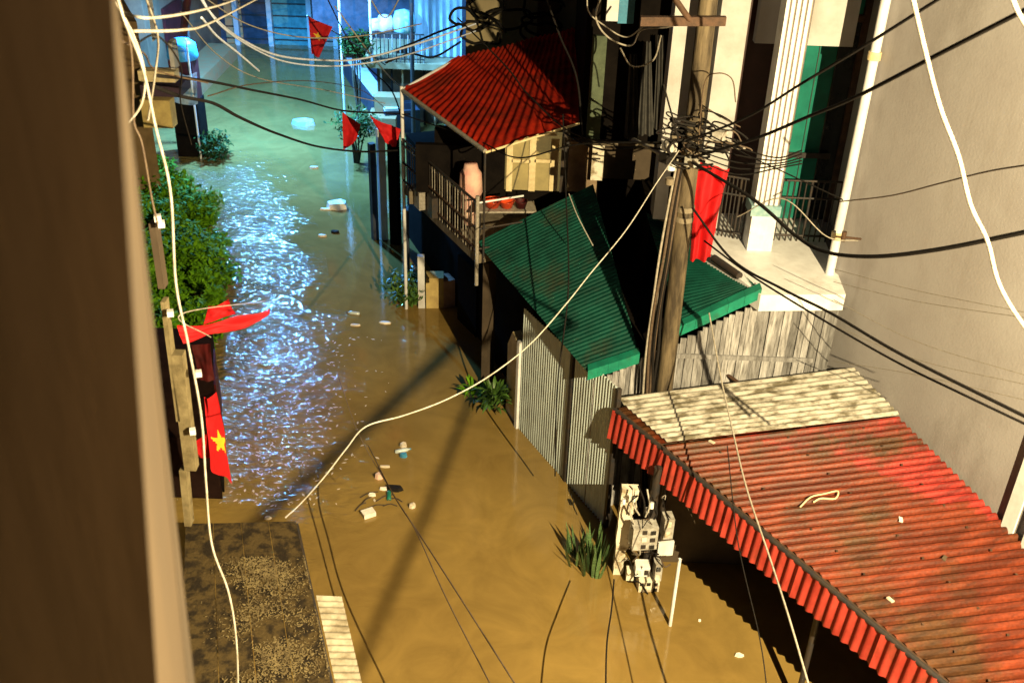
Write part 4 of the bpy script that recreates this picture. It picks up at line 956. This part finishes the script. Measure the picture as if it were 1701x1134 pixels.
# lichen crust and leaf litter on the awning: real crumbs
cr = MB(); rn = random.Random(3)
for k in range(9000):
    u = min(1, max(0, rn.gauss(.66, .17))); v = rn.random(); 
    if noise.noise(V((u*3.0, v*5, 2))) + .25 < rn.random()*.5: continue
    p = lerp(lerp(ra_[0], ra_[1], u), lerp(ra_[3], ra_[2], u), .22+.78*v)+V((0, 0, .024)); s = rn.uniform(.003, .009); a = rn.random()*6
    d = [V((math.cos(a+t)*s*(1.9 if t in (0, 3.14) else .8), math.sin(a+t)*s*(1.9 if t in (0, 3.14) else .8), .004 if t else .010)) for t in (0, 1.57, 3.14, 4.71)]
    cr.poly([p+x for x in d])
tag(cr.build('lichen_crumbs', mat('pale_lichen', (.20, .155, .075), (.085, .062, .03), .8, 12), aw2), kind='stuff')

# ---- foreground wall on the left: our own building's side, close to the lens
fgw = root('foreground_wall', aty(0, 600, .9), 'blurry dark brown wall edge filling the left of the view', 'wall')
def slabq(p, d, name, m_):
    vs = list(p)+[V(q)+V(d) for q in p]
    return MB().add(vs, [(0, 3, 2, 1), (4, 5, 6, 7), (0, 1, 5, 4), (1, 2, 6, 5), (2, 3, 7, 6), (3, 0, 4, 7)]).build(name, m_, fgw)
Ya, Yb = 1.25, 2.0
e_t, e_b = aty(183, -60, Ya), aty(264, 1200, Ya)
l_t, l_b = aty(-900, -60, Ya), aty(-900, 1200, Ya)
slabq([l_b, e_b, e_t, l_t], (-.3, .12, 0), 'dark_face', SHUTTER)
o_t, o_b = aty(188, -60, Yb), aty(331, 1200, Yb)
m_b, m_t = aty(258, 1200, Yb-.02), aty(170, -60, Yb-.02)
# return face: from behind the dark edge out to the corner, chamfered bead at the corner
i_b, i_t = e_b+V((0, .003, 0)), e_t+V((0, .003, 0))
midb, midt = lerp(i_b, o_b, .72), lerp(i_t, o_t, .72)
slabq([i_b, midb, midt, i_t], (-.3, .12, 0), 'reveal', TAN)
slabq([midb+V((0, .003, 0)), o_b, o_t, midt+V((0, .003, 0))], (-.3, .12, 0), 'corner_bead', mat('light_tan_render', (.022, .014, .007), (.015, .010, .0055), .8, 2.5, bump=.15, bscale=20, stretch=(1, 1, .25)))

# ================================================================== CABLES
def cable(pts, r, m_, label, group=None, seg=10, name='cable'):
    P_ = [aty(x, y, Y) for x, y, Y in pts]
    return tag(MB().tube(spline(P_, seg), r, 6).build(name, m_), label, 'cable', group or 'cables strung over the lane')
cable([(186, -40, 4.8), (205, 30, 4.8), (236, 110, 4.8), (258, 210, 4.8), (283, 320, 4.8), (292, 470, 4.8), (312, 570, 4.8), (334, 690, 4.8), (342, 800, 4.8), (352, 905, 4.8), (380, 985, 4.8), (393, 1070, 4.8), (396, 1180, 4.8)], .0070, WHITECABLE, 'long ivory cable hanging down the left past flags and awning')
cable([(190, 0, 5), (222, 60, 5), (240, 120, 5), (236, 170, 5), (214, 205, 5)], .0055, WHITECABLE, 'short ivory cable curling back at the top left corner')
cable([(192, -20, 5), (212, 50, 5), (220, 110, 5), (222, 200, 5), (236, 240, 5), (252, 330, 5), (262, 372, 5)], .0055, BROWNCABLE, 'brown cable dropping along the foreground wall edge to a bracket')
cable([(205, 22, 5), (250, 30, 5), (330, 18, 6), (390, 0, 8), (420, -20, 9)], .007, WHITECABLE, 'pale cable leaving the top left corner, upper of two')
cable([(222, 52, 5), (300, 50, 5.5), (350, 38, 7), (440, -8, 10)], .0075, WHITECABLE, 'pale cable leaving the top left corner, lower of two')
cable([(322, -20, 12), (355, 28, 12), (400, 65, 13), (460, 92, 14), (530, 100, 15), (600, 98, 16), (690, 74, 17), (790, 40, 18)], .016, BLUECABLE, 'uppermost pale blue cable sagging across the far lane')
cable([(326, -20, 12), (362, 38, 12), (420, 80, 13), (480, 104, 14), (560, 110, 15), (640, 100, 16), (700, 84, 17), (790, 52, 18)], .012, BLUECABLE, 'pale blue cable sagging just below its twin over the far lane')
cable([(430, 118, 12), (395, 88, 11), (360, 60, 10), (335, 30, 9)], .012, BLUECABLE, 'stub of white cable ending in mid air over the far water')
cable([(262, 126, 7), (345, 135, 9), (420, 150, 11), (500, 166, 13), (570, 184, 15), (640, 188, 16.4), (680, 190, 17)], .014, BLACKCABLE, 'upper black line crossing the teal water from left to awning')
cable([(246, 140, 7), (300, 160, 8), (355, 172, 9), (400, 196, 10), (460, 222, 12), (530, 244, 14), (600, 252, 15.5), (660, 250, 16.4)], .016, BLACKCABLE, 'lower black line crossing the teal water from left to awning')
cable([(345, 160, 9), (420, 140, 11), (520, 135, 14), (600, 150, 17), (640, 180, 18)], .006, BROWNCABLE, 'hair thin line rising over the teal water')
# ivory drop wire: pole to the left end over the lane
cable([(1128, 250, 10.6), (1090, 305, 10.2), (1040, 382, 9.6), (980, 455, 9.0), (940, 505, 8.6), (880, 572, 8.1), (810, 626, 7.6), (740, 664, 7.2), (670, 690, 6.9), (608, 708, 6.7), (575, 745, 6.6), (540, 790, 6.5), (500, 835, 6.45), (474, 859, 6.4)], .0062, WHITECABLE, 'ivory wire dropping from the pole and ending loose over the water', seg=8)
# bottom pair of brown lines converging upward
cable([(628, 775, 10), (660, 832, 9), (700, 892, 8.2), (760, 985, 7.2), (865, 1150, 6)], .008, BROWNCABLE, 'brown line over the muddy water, right one of the converging pair')
cable([(612, 740, 10), (650, 815, 9), (690, 880, 8.2), (740, 990, 7.2), (822, 1150, 6)], .007, BROWNCABLE, 'brown line over the muddy water, left one of the converging pair')
cable([(560, 620, 11), (596, 720, 10.4), (640, 800, 10)], .005, BROWNCABLE, 'faint upper end of the brown pair over the ripples')
cable([(1020, 962, 8.6), (1016, 1010, 8.0), (1008, 1070, 7.4), (1006, 1160, 6.7)], .009, BLACKCABLE, 'black line hanging from the white pier to the bottom of the view')
cable([(1178, 520, 10.4), (1196, 620, 9.6), (1216, 710, 8.9), (1240, 810, 8.1), (1280, 930, 7.2), (1312, 1030, 6.5), (1350, 1160, 5.8)], .010, GREYCABLE, 'grey line running down across the beige and red roofs')
cable([(1208, 740, 8.4), (1226, 900, 7.4), (1262, 1060, 6.4), (1276, 1160, 5.9)], .006, BLACKCABLE, 'thin dark line in the shade under the red roof skirt')
# right-hand fan from the pole
def rc_(pts, r, label, m_=BLACKCABLE): return cable(pts, r, m_, label)
rc_([(1140, 235, 10.6), (1240, 195, 9.6), (1330, 140, 8.6), (1430, 80, 7.8), (1570, -8, 6.8)], .012, 'black line rising from the pole to the top edge above the green doors')
rc_([(1150, 262, 10.6), (1250, 232, 9.6), (1340, 195, 8.6), (1420, 162, 7.8), (1560, 90, 6.6), (1720, 8, 5.8)], .015, 'thick black line rising from the pole across the tall beige wall')
rc_([(1150, 270, 10.6), (1250, 330, 9.4), (1320, 390, 8.6), (1370, 418, 8), (1450, 426, 7.4), (1560, 414, 6.8), (1720, 382, 6.1)], .017, 'thick black line sagging in a bow across the beige wall')
rc_([(1150, 345, 10.6), (1215, 430, 9.8), (1300, 480, 8.8), (1380, 520, 8), (1500, 590, 7), (1720, 700, 5.7)], .013, 'upper of two parallel black lines sloping down the beige wall')
rc_([(1170, 400, 10.4), (1240, 452, 9.6), (1345, 518, 8.4), (1480, 596, 7.2), (1600, 655, 6.4), (1720, 712, 5.8)], .010, 'lower of two parallel black lines sloping down the beige wall')
rc_([(1180, 225, 10.4), (1250, 262, 9.8), (1300, 285, 9.4), (1400, 332, 8.6)], .007, 'thin line drooping from the pole across the fluted column')
rc_([(1395, 335, 10.2), (1480, 325, 9.4), (1560, 305, 8.6), (1640, 285, 7.8), (1720, 272, 7)], .007, 'thin brown line near the middle of the beige wall', BROWNCABLE)
for i, (y0, y1, y2) in enumerate([(447, 482, 522), (468, 500, 530), (498, 566, 628), (540, 596, 642), (600, 622, 668)]):
    rc_([(1385, y0, 10.0), (1520, y1, 8.7), (1720, y2, 7.2)], .0038, ['highest', 'second highest', 'middle', 'second lowest', 'lowest'][i]+' hair thin grey line strung across the beige wall', GREYCABLE)
for i, dy in enumerate((0, 12, 24, 34, 44)):
    rc_([(1160, 232+dy*.8, 10.5), (1225, 246+dy, 10.2), (1290, 262+dy*.4, 9.9), (1332, 250+dy*.5, 9.7)], .008, ['topmost', 'second', 'third', 'fourth', 'lowest'][i]+' short black span between the pole and the fluted column')
cable([(1110, 250, 10.7), (1060, 244, 12), (1010, 250, 13), (962, 236, 14), (930, 215, 15)], .014, BLACKCABLE, 'dark line from the pole to the red awning corner')
cable([(1110, 262, 10.7), (1080, 246, 11.5), (1052, 232, 12)], .026, WHITECABLE, 'thick pale cable end sticking out left of the pole')
cable([(1102, 140, 10.6), (1128, 235, 10.6)], .01, BLACKCABLE, 'black cable climbing the pole above the tangle')
cable([(1000, -10, 13), (990, 30, 13), (1010, 62, 13), (1048, 76, 13), (1066, 50, 13), (1110, 45, 12.5), (1150, 30, 12)], .012, GREYCABLE, 'grey cable looping in front of the black house, lower loop')
cable([(975, -10, 13), (978, 20, 13), (1000, 40, 13), (1040, 62, 13), (1075, 40, 12.6), (1120, 25, 12)], .009, GREYCABLE, 'grey cable looping in front of the black house, upper loop')
cable([(945, 322, 13.2), (960, 360, 12.8), (985, 408, 12.4)], .008, WHITECABLE, 'short pale wire lying above the green roof')
cable([(935, 190, 14), (940, 320, 13), (944, 480, 11.6), (926, 640, 10.8), (922, 790, 11)], .010, BLACKCABLE, 'black drop line falling past the green roof to the tin fence')
cable([(760, 30, 17), (840, 110, 16), (880, 160, 15.4), (960, 225, 14), (1120, 240, 10.7)], .012, BLACKCABLE, 'black line over the red awning to the pole')
cable([(668, 190, 16.2), (790, 232, 14.5), (860, 262, 13), (960, 240, 12), (1115, 236, 10.7)], .010, BLACKCABLE, 'thin black line in front of the cream window')
cable([(1160, 240, 10.6), (1170, 140, 10.5), (1192, 122, 10.4), (1216, 132, 10.4), (1222, 170, 10.4)], .007, BROWNCABLE, 'thin brown wire looping up in front of the cream pillar')
cable([(1225, 360, 10.3), (1300, 330, 9.8), (1372, 392, 9.4), (1425, 400, 9.2)], .006, GREYCABLE, 'thin line to the wall bracket across the railing')
cable([(350, 560, 8), (300, 522, 7.4), (440, 500, 9.0)], .006, GREYCABLE, 'thin line from which the blown flag hangs')
cable([(1512, -20, 5.0), (1538, 90, 5.0), (1562, 180, 5.0), (1592, 260, 5.0), (1612, 340, 5.0), (1640, 400, 5.0), (1656, 462, 5.0), (1680, 510, 5.0), (1722, 570, 5.0)], .0105, WHITECABLE, 'thick ivory cable hanging in bends before the beige wall')
cable([(1676, -20, 5.0), (1690, 18, 5.0), (1715, 60, 5.0)], .011, WHITECABLE, 'thick ivory cable cutting the top right corner')

far = [
 ([(330, -10, 14), (410, 40, 15), (500, 62, 16), (600, 60, 17), (700, 40, 18)], .010, GREYCABLE, 'thin grey line above the pale blue pair at the lane bend'),
 ([(300, 20, 12), (360, 90, 13), (430, 130, 14), (540, 150, 16), (640, 172, 17)], .007, GREYCABLE, 'thin grey line passing under the starred flag'),
 ([(540, -10, 20), (575, 60, 20), (610, 110, 19), (650, 150, 18), (672, 210, 17)], .014, BLACKCABLE, 'black line running down beside the railed terrace'),
 ([(556, 10, 20), (600, 70, 20), (640, 120, 19), (668, 148, 17)], .014, WHITECABLE, 'pale line running down to the top of the awning post'),
 ([(610, -10, 22), (640, 30, 22), (668, -10, 22)], .016, WHITECABLE, 'pale loop hanging over the sacks on the terrace'),
 ([(765, 70, 17), (720, 95, 17.5), (680, 90, 18), (640, 105, 18)], .018, BLACKCABLE, 'black line slanting across the blue tin, lower of two'),
 ([(765, 40, 17), (725, 55, 17.5), (690, 70, 18), (640, 90, 18)], .018, BLACKCABLE, 'black line slanting across the blue tin, upper of two'),
 ([(205, 70, 5.5), (240, 90, 6.5), (262, 118, 7), (345, 138, 8)], .006, BROWNCABLE, 'brown line crossing the tan ledges at the top left'),
 ([(222, 75, 5.5), (262, 60, 6.5), (300, 110, 7), (300, 170, 8), (318, 240, 8.6)], .006, BLACKCABLE, 'black line looping before the kiosk'),
 ([(240, -10, 6), (262, 60, 6.4), (258, 120, 6.6), (246, 200, 6.2)], .007, GREYCABLE, 'grey line hanging in front of the tan ledges'),
 ([(905, -10, 15), (930, 60, 15), (958, 130, 14.5), (968, 230, 14)], .016, BLACKCABLE, 'black line hanging beside the red awning edge'),
 ([(1030, 80, 13), (1050, 110, 13), (1085, 100, 12.8), (1098, 60, 12.6)], .011, GREYCABLE, 'short grey loop before the charcoal sheets'),
]
for p_, r_, m_, l_ in far: cable(p_, r_, m_, l_)
# heavy bundles slung from the near pole, outside the view, whose shadows cross the water
def bundle(s0, s1, fr, r, label):
    a = lerp(WARM, s0, fr); b = lerp(WARM, s1, fr)
    tag(MB().tube([a, lerp(a, b, .5)+V((0, 0, -.01)), b], r, 8).build('cable_bundle', BLACKCABLE), label, 'cable', 'heavy cable bundles near the lamp')
bundle(atz(360, 925, 0), atz(800, 530, 0), .17, .0135, 'heavy black cable bundle near the street lamp, throwing the oblique shadow band')
bundle(atz(585, 1130, 0), atz(790, 640, 0), .17, .0085, 'slimmer black cable bundle near the street lamp')

# ================================================================== FLOATING LITTER
def slab_float(x, y, sx, sy, h, m_, label, name='litter', ang=None, cat='litter'):
    c = atz(x, y, h*.2); a = random.random()*3 if ang is None else ang
    mb = MB(); n_ = 7; vs = []; 
    for lev in (0, 1):
        for k in range(n_): 
            t = 2*math.pi*k/n_; rr = 1+.25*noise.noise(V((k*1.7, x*.1, y*.1)))
            vs.append(c+V((math.cos(t+a)*sx*rr*(1-.15*lev), math.sin(t+a)*sy*rr*(1-.15*lev), (lev-.35)*h+random.uniform(-.1, .3)*h*lev)))
    vs.append(c+V((0, 0, h*.75)))
    fs = [(k, (k+1) % n_, n_+(k+1) % n_, n_+k) for k in range(n_)] + [(n_+k, n_+(k+1) % n_, 2*n_) for k in range(n_)]
    return tag(mb.add(vs, fs).build(name, m_), label, cat, 'litter floating on the flood')
bx_ = atz(612, 855, 0)
bo = MB().cbox(bx_+V((0, 0, .03)), .17, .13, .07, .55).build('foam_box', FOAM); tag(bo, 'white foam box floating at the lower end of the litter patch', 'foam box')
slab_float(630, 792, .06, .05, .08, PINK, 'pinkish ball of plastic floating on top of the litter patch')
slab_float(638, 812, .07, .03, .03, FOAM, 'small white flake floating in the middle of the litter patch')
slab_float(618, 822, .06, .03, .03, FOAM, 'small white flake floating beside its twin near the foam box')
slab_float(655, 812, .13, .06, .06, BLACKCABLE, 'black plastic bag floating in the litter patch')
slab_float(685, 841, .045, .04, .06, RUBBISH, 'pale crumpled cup floating apart on the pole side of the patch')
slab_float(670, 740, .06, .05, .05, RUBBISH, 'pale bottle top floating above the litter patch')
slab_float(670, 757, .06, .04, .06, BLUEPAINT, 'blue white wrapper floating above the litter patch')
slab_float(640, 775, .08, .02, .03, RUBBISH, 'thin pale twig floating above the pink ball')
for i, (x, y) in enumerate([(600, 838), (625, 832), (648, 828), (610, 845), (590, 848), (636, 840), (598, 826)]):
    a = atz(x, y, .01); b = atz(x+random.uniform(15, 35), y-random.uniform(-6, 14), .015)
    tag(MB().tube(spline([a, (a+b)/2+V((0, .03, .01)), b], 4), .008, 4).build('reed_stalk', BARK), ['brown stalk floating leftmost beside the foam box', 'brown stalk between the white flakes', 'brown stalk just below the black bag', 'brown stalk touching the foam box', 'brown stalk lying lowest of the litter patch', 'brown stalk nearest the pale cup', 'brown stalk floating under the white flake pair'][i], 'stalk', 'stalks in the litter patch')
slab_float(560, 343, .26, .16, .14, FOAM, 'crumpled white sack floating in mid lane', cat='sack')
slab_float(541, 348, .12, .04, .04, FOAM, 'pointed white scrap at the tip of the floating sack')
slab_float(522, 279, .12, .07, .05, RUBBISH, 'pale scrap floating above the white sack')
slab_float(535, 392, .10, .05, .04, RUBBISH, 'small pale scrap floating below the white sack')
slab_float(556, 386, .10, .05, .05, BLACKCABLE, 'dark scrap floating below the white sack')
slab_float(1228, 1088, .05, .03, .03, FOAM, 'small white scrap floating at the edge of the roof shadow')
slab_float(1162, 1030, .02, .02, .02, FOAM, 'tiny white fleck floating beside the lone white post')
slab_float(345, 1000, .05, .04, .03, FOAM, 'small white scrap lying by the mossy awning') if False else None
slab_float(590, 540, .10, .03, .03, RUBBISH, 'thin pale scrap in the middle of the lane') 
slab_float(445, 860, .05, .03, .03, RUBBISH, 'pale flake near the top of the mossy awning')
slab_float(505, 205, .35, .2, .12, BLUETIN, 'pale blue box lid floating far up the lane')
slab_float(640, 536, .12, .04, .03, FOAM, 'white lamp glint shaped as a flake under the reflected streak')  # white piece added as the lamp's glint on the water
for i, (x, y, m_, lab) in enumerate([(668, 748, 'c', 'clear plastic bottle floating on its side above the litter patch'), (646, 822, 'g', 'green tinted bottle floating inside the litter patch'), (588, 520, 'c', 'lone bottle drifting in the middle of the lane')]):
    p = atz(x, y, .012); d = V((math.cos(i*1.3+.4), math.sin(i*1.3+.4), 0)); bt = root('plastic_bottle', p, lab, 'bottle')
    prof = [(-.11, .012), (-.10, .032), (-.02, .034), (.0, .030), (.02, .034), (.07, .033), (.10, .014), (.115, .012)]
    mbb = MB(); vs = []; sd = V((-d.y, d.x, 0))
    for t, rr_ in prof: vs += [p+d*t+(sd*math.cos(k*.785)+V((0, 0, math.sin(k*.785))))*rr_ for k in range(8)]
    mbb.add(vs, [(a*8+k, a*8+(k+1) % 8, (a+1)*8+(k+1) % 8, (a+1)*8+k) for a in range(len(prof)-1) for k in range(8)], True)
    mbb.build('body', mat('pet_plastic', (.5, .56, .56), (.4, .46, .46), .15, 5, spec=.8) if m_ == 'c' else GREENGLASS, bt)
    MB().tube([p+d*.115, p+d*.135], .014, 8).build('cap', [BLUEPAINT, WHITE, DKRED][i], bt)
# ruffled floating duckweed and twigs near the left bank
wd2 = MB(); rn = random.Random(12)
for k in range(500):
    y = rn.uniform(560, 840); x = rn.gauss(470, 60)-(y-700)*.12
    p = atz(x, y, .006); s = rn.uniform(.008, .03); a = rn.random()*6
    wd2.poly([p+V((math.cos(a+t)*s*(1.6 if t in (0, 3.14) else .6), math.sin(a+t)*s*(1.6 if t in (0, 3.14) else .6), .004*rn.random())) for t in (0, 1.57, 3.14, 4.71)])
tag(wd2.build('floating_debris', RUBBISH), 'scatter of tiny flecks on the ruffled water off the left bank', kind='stuff')

# ================================================================== street lamps that give the light
def street_lamp(pos, base, label, m_):
    rr = root('street_lamp', base, label, 'street lamp', 'street lamps of the lane')
    base, pos = V(base), V(pos); top = V((base.x, base.y, pos.z+.35))
    MB().tube([base+V((0, 0, -.3)), top], .06, 8, r2=.045).build('pole', DARKMETAL, rr)
    hd = pos+V((0, 0, .34))
    MB().tube([top, hd], .025, 6).build('arm', DARKMETAL, rr)
    MB().cbox(hd+V((0, 0, .0)), .30, .14, .06).build('lamp_head', DARKMETAL, rr)
street_lamp(COLD1, (-8.2, COLD1.y-.2, 0), 'cold white street lamp by the kiosk above the view', DARKMETAL)
street_lamp(COLD2, (COLD2.x+.2, COLD2.y+.9, 0), 'cold white lamp before the blue tin house above the view', DARKMETAL)
street_lamp(WARM, (WARM.x+.4, WARM.y-1.2, 0), 'warm street lamp behind the viewer on the beige house side', DARKMETAL)
